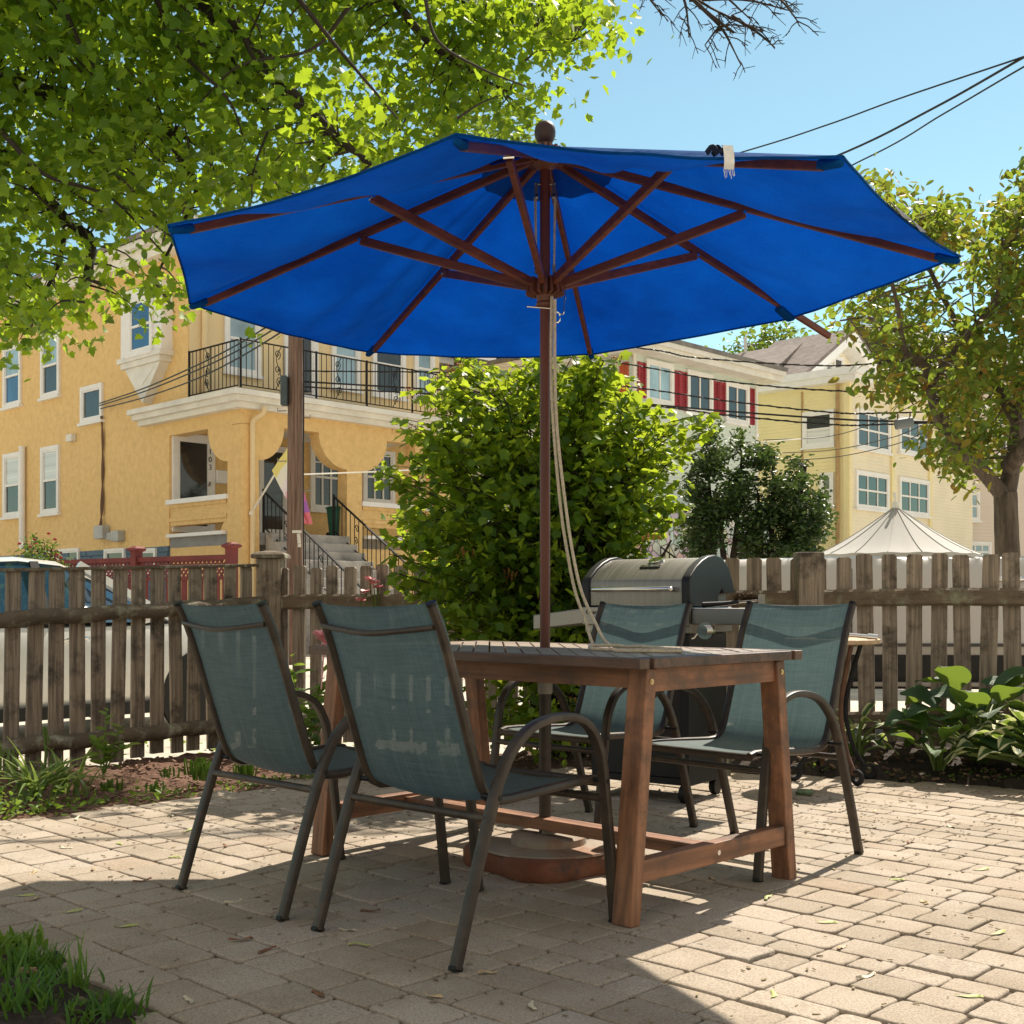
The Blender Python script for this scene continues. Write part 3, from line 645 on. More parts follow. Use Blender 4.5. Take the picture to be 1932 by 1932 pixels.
# ------------------------------------------------------------------ fences
FW = M('weathered grey brown fence board', (.17, .132, .10), .9, .35, 3.2, .6, 9, stretch=(18, 18, .7), space='World', col2=(.42, .34, .26), dirt=(.055, .045, .035), dscale=5, bdist=.006)
FRW = M('lichen covered fence rail', (.13, .10, .07), .95, .3, 6, .6, 40, space='World', dirt=(.36, .37, .28), dscale=9, bdist=.01)
FRW2 = M('weathered rail', (.15, .11, .075), .95, .35, 5, .5, 40, space='World', dirt=(.28, .29, .2), dscale=9, bdist=.01, stretch=(1, 1, 4))
def fence(label, A0, A1, zt, zr, zl, zb, posts, cap, roundrail, pitch, width, skip=lambda x: False):
    A0, A1 = V(A0), V(A1); d = (A1-A0); L = d.length; d.normalize(); nrm = V((d.y, -d.x, 0))
    if nrm.y > 0: nrm = -nrm
    t = thing('picket_fence', label, 'fence', (A0+A1)/2)
    lp = lambda ab, s: ab[0]+(ab[1]-ab[0])*s/L
    m = MB(); s = width
    while s < L-width*.5:
        w = width*random.uniform(.93, 1.05); lean = random.gauss(0, .004); z1 = lp(zt, s)+random.gauss(0, .006 if not cap else .001); z0 = lp(zb, s)+random.gauss(0, .01)
        c = A0+d*s; th = .02
        o = [(-w/2, z0), (w/2, z0), (w/2, z1-.012), (w/2-.012, z1), (-w/2+.012, z1), (-w/2, z1-.012)]
        a = [c+d*(x+lean*(z-.5)*2.5)+V((0, 0, z))-nrm*.005 for x, z in o]; m.extr(a, -nrm*th); s += pitch*random.uniform(.97, 1.03)
    m.build('picket_panel', FW, t, bevel=0)
    for nm, z in (('rail', zr), ('rail', zl)):
        a, b = A0+V((0, 0, z[0])), A1+V((0, 0, z[1])); m = MB()
        if roundrail:
            pts = [a.lerp(b, k/24)+nrm*.022+V((0, 0, .006*math.sin(k*1.7)))+nrm*.004*math.sin(k*2.3) for k in range(25)]
            m.tube(pts, [.047+.004*math.sin(k*2.9) for k in range(25)], 12)
        else:
            n_ = 16; rings = []
            for k in range(n_+1):
                p = a.lerp(b, k/n_)+V((0, 0, .004*math.sin(k*2.1)))
                rings.append([p+nrm*x+V((0, 0, y)) for x, y in ((-.004, .05), (.03, .05), (.045, .036), (.045, -.036), (.03, -.05), (-.004, -.05))])
            m.loft(rings)
        m.build(nm, FRW if roundrail else FRW2, t, 40)
    if cap:
        m = MB(); a, b = A0+V((0, 0, zt[0]+.004)), A1+V((0, 0, zt[1]+.004)); m.bar(a-nrm*.012, b-nrm*.012, .055, .02); m.build('cap_rail', FRW, t, bevel=.003)
    for s, w, z1, hat in posts:
        p = A0+d*s; m = MB(); m.box((p.x-w/2, p.y-w/2, -.25), (p.x+w/2, p.y+w/2, z1)); po = m.build('post', FW, t, bevel=.008)
        if hat:
            m = MB(); h = w/2+.03; m.loft([[V((p.x+i*h, p.y+j*h, z1+z)) for i, j in ((-1, -1), (1, -1), (1, 1), (-1, 1))] for h, z in ((h, .001), (h, .025), (h-.02, .04), (.03, .055))]); m.build('post_cap', FRW, po, bevel=.004)
    return t
fence('weathered picket fence with mossy round rails in front of the white car', FC+FLD*3.2, FC-FLD*-.06, (1.03, 1.15), (.73, .893), (.04, .09), (-.13, -.05), [(.3, .12, 1.1, False)], True, True, .1335, .089)
fence('brown picket fence with flat rails behind the grill and hostas', FC-FLD*.02, FC+FRD*7.0, (1.135, 1.19), (.90, .945), (.09, .33), (-.05, .16), [(0, .17, 1.20, True), (3.62, .15, 1.19, False)], False, False, .129, .088)

# ------------------------------------------------------------------ vehicles
CARP = M('white car paint', (.66, .65, .62), .22, .03, 1, spec=.6); CARP.node_tree.nodes['Principled BSDF'].inputs['Coat Weight'].default_value = .6
CARG = glass('car glass', (.02, .06, .11), .03); TYRE = M('tyre rubber', (.018, .018, .018), .85, .2, 20); ALLOY = M('alloy', (.55, .55, .55), .3, .1, 5, metal=1)
def wheel(par, x, y, r=.32):
    s = -1 if y < 0 else 1
    m = MB(); prof = [(r*.66, .1), (r*.96, .1), (r, .075), (r, -.075), (r*.96, -.1), (r*.66, -.1)]
    rings = [[V((x+math.cos(2*math.pi*k/36)*a, y+b, r+math.sin(2*math.pi*k/36)*a)) for k in range(36)] for a, b in prof]
    m.loft(rings+[rings[0]], cap=False); w = m.build('wheel', TYRE, par, 40, local=True)
    m = MB(); yo = y+s*.075
    for k in range(10):
        a = 2*math.pi*k/10; m.bar((x+.03*math.cos(a), yo, r+.03*math.sin(a)), (x+r*.66*math.cos(a), yo+s*.01, r+r*.66*math.sin(a)), .03, .025, (0, 1, 0), w2=.045)
    m.tube([(x, yo-.02, r), (x, yo+s*.02, r)], .05, 16)
    rim = [[V((x+math.cos(2*math.pi*k/36)*a, y+s*b, r+math.sin(2*math.pi*k/36)*a)) for k in range(36)] for a, b in ((r*.67, .09), (r*.62, .09), (r*.6, -.05), (r*.67, -.05))]
    m.loft(rim+[rim[0]], cap=False); m.build('rim', ALLOY, w, 40, local=True)
    m = MB(); m.tube([(x, y-.06, r), (x, y+s*.02, r)], r*.6, 24); m.build('brake', BLACKMET, w, 40, local=True)
car = thing('parked_car', 'white sedan parked beyond the mossy picket fence', 'car', (-4.20, 10.05, -.2), math.atan2(.72, .694))
def carsec(x, ztop, zbot, hw):
    return [V((x, -hw*.9, zbot)), V((x, -hw, zbot+.12)), V((x, -hw*1.0, .55)), V((x, -hw*.985, ztop-.14)), V((x, -hw*.93, ztop-.04)), V((x, -hw*.7, ztop)), V((x, hw*.7, ztop)), V((x, hw*.93, ztop-.04)), V((x, hw*.985, ztop-.14)), V((x, hw, .55)), V((x, hw, zbot+.12)), V((x, hw*.9, zbot))]
secs = [(-2.28, .82, .38, .72), (-2.2, .95, .3, .80), (-1.9, 1.0, .26, .86), (-1.35, .98, .26, .89), (0, .94, .24, .9), (.9, .95, .24, .9), (1.15, .97, .24, .9), (1.5, .92, .25, .88), (1.95, .84, .26, .84), (2.2, .74, .28, .76), (2.3, .6, .34, .66)]
m = MB(); m.loft([carsec(*s) for s in secs]); body = m.build('body', CARP, car, 50, local=True)
m = MB(); roof = [(-1.55, 1.0, .70), (-1.1, 1.30, .60), (-.6, 1.43, .57), (-.1, 1.46, .57), (.25, 1.43, .57), (.55, 1.30, .59), (1.15, .96, .72)]
for i in range(len(roof)-1):
    pass
m.loft([[V((x, -hw, z-.035)), V((x, -hw*.85, z)), V((x, hw*.85, z)), V((x, hw, z-.035)), V((x, hw*.9, z-.05)), V((x, -hw*.9, z-.05))] for x, z, hw in roof]); m.build('roof', CARP, car, 50, local=True)
m = MB(); m.loft([[V((x, -.84, .94)), V((x, -hw+.012, z-.04)), V((x, hw-.012, z-.04)), V((x, .84, .94))] for x, z, hw in [(-1.5, 1.0, .72)]+roof[1:-1]+[(1.1, .97, .74)]]); m.build('cabin_glass', CARG, car, 50, local=True)
for x in (-.62, .02):
    m = MB(); m.bar((x, -.855, .93), (x+.0, -.585, 1.42), .07, .02, (0, -1, .5)); m.build('door_pillar', BLACKMET, car, local=True)
m = MB(); m.bar((1.12, -.80, .95), (.38, -.60, 1.40), .07, .05, (0, -1, .3)); m.build('windscreen_pillar', CARP, car, local=True)
m = MB(); m.bar((1.12, .80, .95), (.38, .60, 1.40), .07, .05, (0, -1, .3)); m.build('windscreen_pillar', CARP, car, local=True)
for x in (-.95, .1):
    m = MB(); m.tube([(x, -.90, .80), (x+.04, -.935, .81), (x+.18, -.935, .82), (x+.22, -.90, .82)], .014, 8); m.build('handle', CHROME, car, 40, local=True)
m = MB(); m.lathe([(.01, -.07), (.09, -.05), (.1, .03), (.02, .07)], 12, (.75, -.99, 1.0)); m.build('mirror', CARP, car, 50, local=True)
m = MB(); m.box((-1.0, -.91, .2), (1.0, -.88, .30)); m.build('sill', BLACKMET, car, local=True)
for x in (-1.38, 1.35):
    for y in (-.80, .80): wheel(car, x, y)
    m = MB(); m.tube([(x, -.903, .32), (x, -.88, .32)], .385, 32); m.build('wheel_arch', BLACKMET, car, local=True)
van = thing('parked_truck', 'white vehicle parked close behind the brown picket fence', 'car', (3.4, 10.3, -.2), math.radians(-4))
m = MB(); n_ = 3
secs = [(-1.95, 1.36, .86), (-1.88, 1.43, .93), (-1.0, 1.455, .97), (1.0, 1.46, .98), (3.6, 1.46, .98)]
TRP = M('off white truck paint', (.50, .48, .45), .3, .04, 1, spec=.5)
m.loft([[V((x, -hw*.97, .70)), V((x, -hw*1.005, .78)), V((x, -hw*.995, .80)), V((x, -hw, 1.1)), V((x, -hw*.97, zt-.12)), V((x, -hw*.9, zt-.02)), V((x, -hw*.8, zt)), V((x, hw*.8, zt)), V((x, hw, zt-.12)), V((x, hw, .7))] for x, zt, hw in secs]); m.build('body', TRP, van, 45, local=True)
m = MB(); m.box((-1.9, -.975, .44), (3.6, .9, .699)); m.build('cladding', BLACKMET, van, local=True, bevel=.02)
m = MB(); m.box((-1.9, -.992, .765), (3.6, -.97, .79)); m.build('trim_strip', M('dark trim', (.05, .05, .05), .4, .1, 5), van, local=True)
m = MB(); m.box((-.75, -1.06, .46), (1.5, -.98, .50)); m.build('running_board', STEEL, van, local=True, bevel=.01)
for x in (-.75, .62):
    m = MB(); m.box((x, -.992, .72), (x+.012, -.968, 1.36)); m.build('door_gap', BLACKMET, van, local=True)
m = MB(); m.tube(smoothpath([(.30, -.975, 1.27), (.33, -1.015, 1.275), (.5, -1.02, 1.275), (.53, -.975, 1.27)], 5), .022, 10); m.build('handle', CHROME, van, 40, local=True)
for x in (-1.25, 2.6): 
    for y in (-.84, .84): wheel(van, x, y, .37)
# ------------------------------------------------------------------ houses
GZ = -.2
class Wall:
    base = 0.0
    def __init__(s, p0, d):
        s.p = V((p0[0], p0[1], 0)); s.d = V((d[0], d[1], 0)).normalized(); s.n = V((s.d.y, -s.d.x, 0))
        if s.n.dot(-s.p) < 0: s.n = -s.n
    def pt(s, t, z, o=0): q = s.p+s.d*t+s.n*o; q.z = z; return q
    def t(s, u):
        k = (u-966)/FP; return (k*s.p.y-s.p.x)/(s.d.x-k*s.d.y)
    def z(s, u, v): return HC-(v-HZ)/FP*(s.p.y+s.d.y*s.t(u))
    def box(s, mb, t0, t1, z0, z1, o0, o1):
        return mb.hexa([s.pt(t0, z0, o0), s.pt(t1, z0, o0), s.pt(t1, z0, o1), s.pt(t0, z0, o1), s.pt(t0, z1, o0), s.pt(t1, z1, o0), s.pt(t1, z1, o1), s.pt(t0, z1, o1)])
    def ext(s, mb, outl, o0, o1):
        return mb.extr([s.pt(t, z, o0) for t, z in outl], s.n*(o1-o0))
    def laps(s, mb, t0, t1, z0, z1, pitch=.115, lap=.022):
        """clapboards: each course leans out over the one below"""
        s.base = .02
        z = z0
        while z < z1-.01:
            e = min(z+pitch, z1)
            mb.hexa([s.pt(t0, z, -.03), s.pt(t1, z, -.03), s.pt(t1, z, lap), s.pt(t0, z, lap), s.pt(t0, e, -.03), s.pt(t1, e, -.03), s.pt(t1, e, .002), s.pt(t0, e, .002)]); z = e
        return mb
def window(W, u0, u1, v0, v1, house, pane=None, fr=None, casing=.11, cols=1, mid=True, label=None, rows=0, sill=True, low=None, proud=.07, base=0.0):
    um_ = (u0+u1)/2; t0, t1 = sorted((W.t(u0), W.t(u1))); z1, z0 = W.z(um_, v0), W.z(um_, v1)
    return window_t(W, t0, t1, z0, z1, house, pane, fr, casing, cols, mid, label, rows, sill, low, proud, base)
def window_t(W, t0, t1, z0, z1, house, pane=None, fr=None, casing=.11, cols=1, mid=True, label=None, rows=0, sill=True, low=None, proud=.07, base=0.0):
    fr = fr or WHITE; pane = pane or GLASS; base += W.base; m = MB(); p = proud+base; b = base-.06
    W.box(m, t0, t0+casing, z0, z1, b, p); W.box(m, t1-casing, t1, z0, z1, b, p)
    W.box(m, t0+casing, t1-casing, z1-casing, z1, b, p); W.box(m, t0+casing, t1-casing, z0, z0+casing*.8, b, p)
    if sill: W.box(m, t0-.05, t1+.05, z0-.07, z0-.001, b, p+.05)
    i0, i1, j0, j1 = t0+casing, t1-casing, z0+casing*.8, z1-casing; sp = base+proud*.72; sw = .045
    W.box(m, i0, i0+sw, j0, j1, b, sp); W.box(m, i1-sw, i1, j0, j1, b, sp); W.box(m, i0+sw, i1-sw, j0, j0+sw, b, sp); W.box(m, i0+sw, i1-sw, j1-sw, j1, b, sp)
    zm = (j0+j1)/2
    if mid: W.box(m, i0+sw, i1-sw, zm-.03, zm+.03, b, sp+.012)
    for k in range(1, cols):
        x = i0+(i1-i0)*k/cols; W.box(m, x-.025, x+.025, j0+sw, j1-sw, b, sp-.004)
    for k in range(1, rows): 
        z = zm+(j1-zm)*k/rows; W.box(m, i0+sw, i1-sw, z-.015, z+.015, b, sp-.012)
    o = m.build('window', fr, house)
    if label: o['label'] = label
    if low is None or not mid:
        m = MB(); W.box(m, i0+sw-.01, i1-sw+.01, j0+sw-.01, j1-sw+.01, b, base+.018); m.build('pane', pane, o)
    else:
        m = MB(); W.box(m, i0+sw-.01, i1-sw+.01, zm+.01, j1-sw+.01, b, base+.022); m.build('pane', pane, o)
        m = MB(); W.box(m, i0+sw-.01, i1-sw+.01, j0+sw-.01, zm-.01, b, base+.014); m.build('pane', low, o)
    return o
def roofmesh(house, pts, faces, mat, th=.12, name='roof'):
    """roof planes as slabs, UV in metres along the eave and up the slope"""
    m = MB(); 
    for f in faces:
        a = [V(pts[i]) for i in f]; n = (a[1]-a[0]).cross(a[2]-a[0]).normalized(); n = n if n.z > 0 else -n
        m.extr([p+n*th for p in a], -n*th)
    o = m.build(name, mat, house); me = o.data; uv = me.uv_layers.new(name='uv')
    for poly in me.polygons:
        n = poly.normal; h = V((0, 0, 1)).cross(n); h = h.normalized() if h.length > .01 else V((1, 0, 0)); s = n.cross(h)
        for li in poly.loop_indices:
            c = me.vertices[me.loops[li].vertex_index].co; uv.data[li].uv = (c.dot(h), c.dot(s))
    return o
# ---- ochre house with the porch
K = V((-5.95, 27.0, 0)); AW = V((-.72, .694, 0)).normalized(); BW = V((.694, .72, 0)).normalized()
WA = Wall(K, AW)                       # side wall, t runs away from the street corner
WP = Wall(K, BW)                       # street face of the porch
WU = Wall(K+AW*2.18, BW); WL = Wall(K+AW*3.02, BW)   # upper and lower front walls
hs = thing('stucco_house', 'ochre stucco house with scalloped porch, iron balcony and white trim', 'house', (K.x-4, K.y+6, GZ))
SLATE = GREYSHINGLE
ZE = 9.35
def prism(W, t0, t1, z0, z1, depth): m = MB(); W.box(m, t0, t1, z0, z1, 0, -depth); return m
m = MB(); WA.box(m, 3.02, 15.5, 2.25, 5.6, 0, -7.9); m.build('wall', STUCCO, hs)
m = MB(); WA.box(m, 2.18, 15.5, 5.6, ZE, .003, -7.9); m.build('wall', STUCCO, hs)
m = MB(); WU.box(m, .02, 7.9, 5.6, ZE-.01, .02, -.3); m.build('wall', STUCCO2, hs)
m = MB(); z = GZ; r = 0
while z < 2.2:
    t = 3.06-(r % 2)*.2
    while t < 15.4: WA.box(m, max(t, 3.04)+.012, min(t+.46, 15.5), z+.012, min(z+.2, 2.249), -.2, random.uniform(.0, .03)); t += .47
    z += .21; r += 1
WA.box(m, 3.03, 15.45, GZ, 2.24, -.3, -.02); m.build('foundation', BLUEBLOCK, hs)
m = MB(); e = .55
for z0, z1, o in ((ZE-.28, ZE-.02, e-.2), (ZE-.02, ZE+.14, e)):
    WA.box(m, 2.18-o, 15.9, z0, z1, o, -8-o)
m.build('eaves', SOFTWHITE, hs)
c0, c1, c2, c3 = WA.pt(2.18-e-.05, ZE+.14, e+.05), WA.pt(16, ZE+.14, e+.05), WA.pt(16, ZE+.14, -8.6), WA.pt(2.18-e-.05, ZE+.14, -8.6)
r0, r1 = WA.pt(6.5, ZE+2.4, -4), WA.pt(12, ZE+2.4, -4)
roofmesh(hs, [c0, c1, c2, c3, r0, r1], [(0, 1, 5, 4), (1, 2, 5), (2, 3, 4, 5), (3, 0, 4)], SLATE)
for u0, u1, v0, v1, pn, lo in ((9, 42, 650, 767, SKYGLASS, BLUEGLASS), (80, 115, 628, 749, SKYGLASS, GLASS), (9, 42, 855, 975, BLINDS, GLASS), (80, 114, 842, 969, BLINDS, GLASS)):
    window(WA, u0, u1, v0, v1, hs, pn, low=lo)
window(WA, 155, 196, 727, 796, hs, GLASS, mid=False)
# dormer-like window on a bracket
t0, t1 = WA.t(326), WA.t(249); zt, zb = WA.z(288, 545), WA.z(288, 672)
m = MB(); WA.box(m, t0, t1, zb, zt, -.05, .30); ob = m.build('oriel', WHITE, hs)
window_t(WA, WA.t(311), WA.t(266), zb+.03, zt-.25, hs, BLUEGLASS, casing=.1, base=.30, proud=.05)
zc = WA.z(288, 762); tm = (t0+t1)/2; z7 = WA.z(288, 692)
m = MB(); WA.box(m, t0-.06, t1+.06, zb-.12, zb-.001, -.05, .38); WA.box(m, t0+.04, t1-.04, z7, zb-.121, -.05, .33)
WA.ext(m, [(t0+.12, z7-.001), (t1-.12, z7-.001), (tm, zc)], -.05, .26); WA.ext(m, [(t0+.36, z7-.10), (t1-.36, z7-.10), (tm, zc+.42)], .261, .275); m.build('bracket', SOFTWHITE, ob)
# drainpipes, lamp, meters and their cable
m = MB(); t = WA.t(48.5); m.tube([WA.pt(t, WA.z(48, 1036), .1), WA.pt(t, WA.z(48, 846), .1)], .085, 14); m.tube([WA.pt(t, WA.z(48, 846), .1), WA.pt(t, WA.z(48, 843), .1)], .095, 14); m.build('vent_pipe', WHITE, hs, 40)
m = MB(); WA.box(m, WA.t(144.5), WA.t(134), WA.z(139, 834), WA.z(139, 820), 0, .16); m.build('wall_lamp', SOFTWHITE, hs, bevel=.03)
m = MB()
for u0, u1, v0, v1, o in ((192, 208, 992, 1017, .22), (180, 191, 993, 1014, .06), (207, 216, 1006, 1020, .12), (222, 236, 1004, 1024, .2)): WA.box(m, WA.t(u1), WA.t(u0), WA.z(200, v1), WA.z(200, v0), 0, o)
m.build('electric_meter', M('grey meter box', (.42, .43, .42), .5, .2, 3), hs, bevel=.02)
m = MB()
for k in range(3):
    pts = [WA.pt(WA.t(197)+.04*k, WA.z(197, 785), .06), WA.pt(WA.t(196+k), WA.z(197, 830), .05), WA.pt(WA.t(197.5-k*1.3), WA.z(197, 890), .04), WA.pt(WA.t(194+k*2), WA.z(197, 950), .05), WA.pt(WA.t(199-k*2), WA.z(197, 992), .1)]
    m.tube(smoothpath(pts, 6), .02, 6)
m.build('service_cable', M('brown cable', (.14, .08, .05), .8, .2, 5), hs)
for u0, u1 in ((113, 152), (200, 238), (256, 297)): window(WA, u0, u1, 1035, 1085, hs, GLASS, mid=False, casing=.07, cols=1, sill=False)
# porch: floor, faces with half-round scallops, parapets, cornice
ZF, ZO, ZC = 2.47, 4.86, 5.17; PL = 6.25
m = MB(); WP.box(m, .02, PL-.02, 2.2, ZF, -.03, -3.0); m.build('porch_floor', M('grey porch boards', (.25, .25, .25), .7, .2, 3), hs)
m = MB(); WP.box(m, .03, PL, ZC-.06, ZC-.001, -.05, -3.02); m.build('porch_ceiling', SOFTWHITE, hs)
def scallop(m, W, tc0, tc1, rx0, rx1, rz, o0, o1, zt=ZO):
    out = []
    if rx0: out += [(tc0-rx0*math.cos(a), zt-rz*math.sin(a)) for a in np.linspace(0, math.pi/2, 12)]
    else: out += [(tc0, zt), (tc0, zt-rz)]
    if rx1: out += [(tc1+rx1*math.sin(a), zt-rz*math.cos(a)) for a in np.linspace(0, math.pi/2, 12)]
    else: out += [(tc1, zt-rz), (tc1, zt)]
    W.ext(m, out, o0, o1)
m = MB(); T = .36
WP.box(m, 0, PL, ZO, ZC, 0, -T); WA.box(m, T+.002, 3.02, ZO, ZC, 0, -T)
for W in (WP,):
    W.ext(m, [(0, GZ), (.50, GZ), (.44, ZO-.01), (0, ZO-.01)], 0, -T); W.ext(m, [(2.90, GZ), (3.42, GZ), (3.38, ZO-.01), (2.95, ZO-.01)], 0, -T); W.ext(m, [(5.74, GZ), (PL, GZ), (PL, ZO-.01), (5.78, ZO-.01)], 0, -T)
WA.ext(m, [(T+.004, GZ), (.60, GZ), (.53, ZO-.01), (T+.004, ZO-.01)], 0, -T)
scallop(m, WP, .30, .44, 0, .70, .78, -.003, -T+.003); scallop(m, WP, 2.95, 3.38, .84, .80, .80, -.003, -T+.003); scallop(m, WP, 5.78, 6.0, .70, 0, .78, -.003, -T+.003)
scallop(m, WA, T+.01, .53, 0, .82, .80, -.003, -T+.003)
for W, a, b in ((WA, .60, 3.018), (WP, 3.42, 5.74)):
    W.box(m, a, b, 2.72, 3.22, -.03, -T+.04); W.box(m, a, b, GZ, 2.52, -.03, -T+.04); W.box(m, a, b, 2.82, 2.9, -.025, .0); W.box(m, a, b, 3.14, 3.22, -.025, .0)
WA.ext(m, [(.60, 2.52), (.9, 2.52), (.75, 2.72), (.60, 2.72)], -.04, -T+.05)
m.build('porch_wall', STUCCO, hs)
for W, a, b in ((WA, .50, 3.05), (WP, 3.36, 5.80)):
    m = MB(); W.box(m, a, b, 3.221, 3.33, .08, -T-.04); m.build('porch_sill', WHITE, hs)
    m = MB(); W.box(m, a+.1, b-.06, 2.44, 2.519, .10, -.02); m.build('porch_sill', WHITE, hs)
m = MB()
for z0, z1, o in ((ZC, ZC+.12, .22), (ZC+.12, ZC+.24, .36), (ZC+.24, ZC+.36, .48)):
    h = []
    WP.box(m, -o, PL+o, z0, z1, o, -3.0); WA.box(m, 3.0-.001, 4.05+o*.2, z0, z1, o, -.1)
m.build('cornice', SOFTWHITE, hs)
m = MB(); WP.box(m, -.25, PL+.25, ZC+.361, ZC+.42, .25, -2.1); m.build('balcony_deck', M('grey decking', (.16, .15, .14), .8, .2, 4), hs)
# gutter downpipe at the porch corner
m = MB(); tp_ = .27; m.tube(smoothpath([WP.pt(tp_+.12, ZC+.05, .32), WP.pt(tp_+.1, ZC-.10, .28), WP.pt(tp_-.02, ZC-.25, .09), WP.pt(tp_-.03, ZC-.5, .07)], 5)+[WP.pt(tp_-.03, .3, .07)], .055, 10); m.build('downpipe', STUCCO2, hs, 40)
m = MB(); t = WU.t(382); m.tube([WU.pt(t, 5.6, .1), WU.pt(t, 9.1, .1)], .07, 10); m.build('downpipe', STUCCO2, hs, 40)
# iron balcony rail
def scroll(m, W, t, z0, z1, o, w=.2):
    for s, zc in ((1, z0+(z1-z0)*.2), (-1, z0+(z1-z0)*.8), (-1, z0+(z1-z0)*.45)):
        m.tube([W.pt(t+s*.03+s*.09*k/18*math.cos(k*.6), zc+.11*k/18*math.sin(k*.6), o) for k in range(3, 19)], .011, 5)
    m.tube(smoothpath([W.pt(t-w*.4, z0, o), W.pt(t+w*.3, z0+(z1-z0)*.3, o), W.pt(t-w*.3, z0+(z1-z0)*.7, o), W.pt(t+w*.4, z1, o)], 6), .010, 5)
def iron_rail(name, W, t0, t1, z0, z1, o, par, gap=.145, scr=(), posts=()):
    m = MB(); m.bar(W.pt(t0, z1, o), W.pt(t1, z1, o), .045, .025); m.bar(W.pt(t0, z0, o), W.pt(t1, z0, o), .03, .02)
    n_ = int(abs(t1-t0)/gap)
    for k in range(n_+1):
        t = t0+(t1-t0)*k/n_
        if any(abs(t-s_) < .14 for s_ in scr): continue
        m.tube([W.pt(t, z0, o), W.pt(t, z1, o)], .010, 5)
    for s_ in scr: 
        scroll(m, W, s_, z0, z1, o)
        for x in (-.13, .13): m.tube([W.pt(s_+x, z0, o), W.pt(s_+x, z1, o)], .010, 5)
    ob = m.build(name, IRON, par)
    for s_ in posts:
        m = MB(); m.bar(W.pt(s_, z0-.12, o), W.pt(s_, z1+.03, o), .045, .045, (1, 0, 0)); m.build('post', IRON, ob)
    return ob
zr0, zr1 = ZC+.52, ZC+1.52
iron_rail('balcony_railing', WP, -.05, PL, zr0, zr1, .05, hs, scr=(.95, 2.65, 4.4, 5.6), posts=(-.05, 2.0, 3.5, 4.95, PL))
iron_rail('balcony_railing', WA, .05, 2.05, zr0, zr1, .05, hs, scr=(1.3,), posts=(2.05,))
# upper front: windows and door
for u0, u1, v0, v1, pn in ((421, 489, 575, 706, SKYGLASS), (623, 677, 612, 735, SKYGLASS), (700, 762, 628, 749, GLASS), (779, 817, 640, 752, SKYGLASS)): window(WU, u0, u1, v0, v1, hs, pn, base=.02, rows=2 if u0 == 700 else 0)
window(WU, 533, 597, 585, 755, hs, GLASS, base=.02, mid=False, sill=False, casing=.16)
# lower front, inside the porch
window(WL, 584, 645, 838, 963, hs, GLASS, cols=3, rows=2, base=0); window(WL, 683, 743, 850, 951, hs, GLASS, cols=3, rows=2)
window(WL, 487, 541, 842, 1008, hs, GLASS, mid=False, sill=False, casing=.1, label='dark glazed storm door behind the flag')
d103 = window(WL, 324, 403, 820, 1005, hs, GLASS, mid=False, sill=False, casing=.15, label='white framed glass door numbered 103')
vs, fs = text_mesh('1\n0\n3', .19, .002); m = MB(); tc, zc = WL.t(393.5), WL.z(394, 868)
sgn = 1
m.add([WL.pt(tc+p.x*sgn, zc+p.y, .078+p.z) for p in vs], fs); m.build('house_number', BLACKMET, d103)
m = MB(); m.tube([WL.pt(WL.t(391), WL.z(391, 917), .07), WL.pt(WL.t(391), WL.z(391, 910), .13)], .03, 8); m.build('handle', CHROME, d103)
m = MB(); WL.box(m, WL.t(404), WL.t(424), WL.z(414, 913), WL.z(414, 888), 0, .14); m.build('mailbox', WHITE, hs, bevel=.02)
# entrance steps with iron handrails
STONE = M('grey stone step', (.42, .40, .37), .9, .25, 3, .5, 14, space='World', dirt=(.22, .21, .2), dscale=2)
m = MB(); n_ = 13
for k in range(n_):
    z1 = ZF-.01-k*(ZF+.2)/n_; WP.box(m, .62, 2.78, GZ-.05, z1, .02+k*.29, .30+k*.29)
m.build('steps', STONE, hs, bevel=.01)
for t in (.72, 2.70):
    m = MB(); a = WP.pt(t, ZF+.95, -.2); b = WP.pt(t, .95, 3.7); m.bar(a, b, .05, .03); m.bar(a-V((0, 0, .8)), b-V((0, 0, .8)), .03, .02)
    for k in range(26):
        q = a.lerp(b, k/25); m.tube([q-V((0, 0, .8)), q], .011, 5)
    for k in (5, 13, 20):
        q = a.lerp(b, (k+.5)/25)-V((0, 0, .4)); dd_ = (b-a).normalized()
        for sg in (1, -1): m.tube([q+dd_*sg*.02+dd_*.08*j/16*math.cos(j*.6)+V((0, 0, sg*.15+.1*j/16*math.sin(j*.6))) for j in range(3, 17)], .011, 5)
    m.tube([a-V((0, 0, .97)), a+V((0, 0, .05))], .03, 8); m.build('handrail', IRON, hs)
# ---- flag on the porch pillar, green bin
fl = thing('flag', 'pale rainbow striped flag hanging from a slanting pole on the porch', 'flag', WP.pt(.30, 3.7, .03))
pa, pb = WP.pt(.22, WP.z(474, 968), .06), P(553, 838, 26.3)
m = MB(); m.tube([pa, pb], .022, 8); m.lathe([(.01, 0), (.06, 0), (.05, .08), (.01, .08)], 10, pa-V((0, 0, .05))); m.build('pole', SOFTWHITE, fl, 40)
m, nt, bs = newmat('striped flag cloth'); tcn = node(nt, 'ShaderNodeTexCoord'); sx = node(nt, 'ShaderNodeSeparateXYZ'); nt.links.new(tcn.outputs['UV'], sx.inputs[0])
c = ramp(nt, sx.outputs[1], [(0, (.78, .68, .22)), (.12, (.80, .78, .66)), (.28, (.80, .72, .76)), (.42, (.80, .45, .52)), (.56, (.62, .16, .40)), (.70, (.40, .14, .48)), (.84, (.75, .20, .24)), (1, (.62, .12, .35))])
c.node.color_ramp.interpolation = 'CONSTANT'; nt.links.new(c, bs.inputs['Base Color']); bs.inputs['Roughness'].default_value = .8; FLAGM = m
m = MB(); rows = []; nu, nv = 16, 24
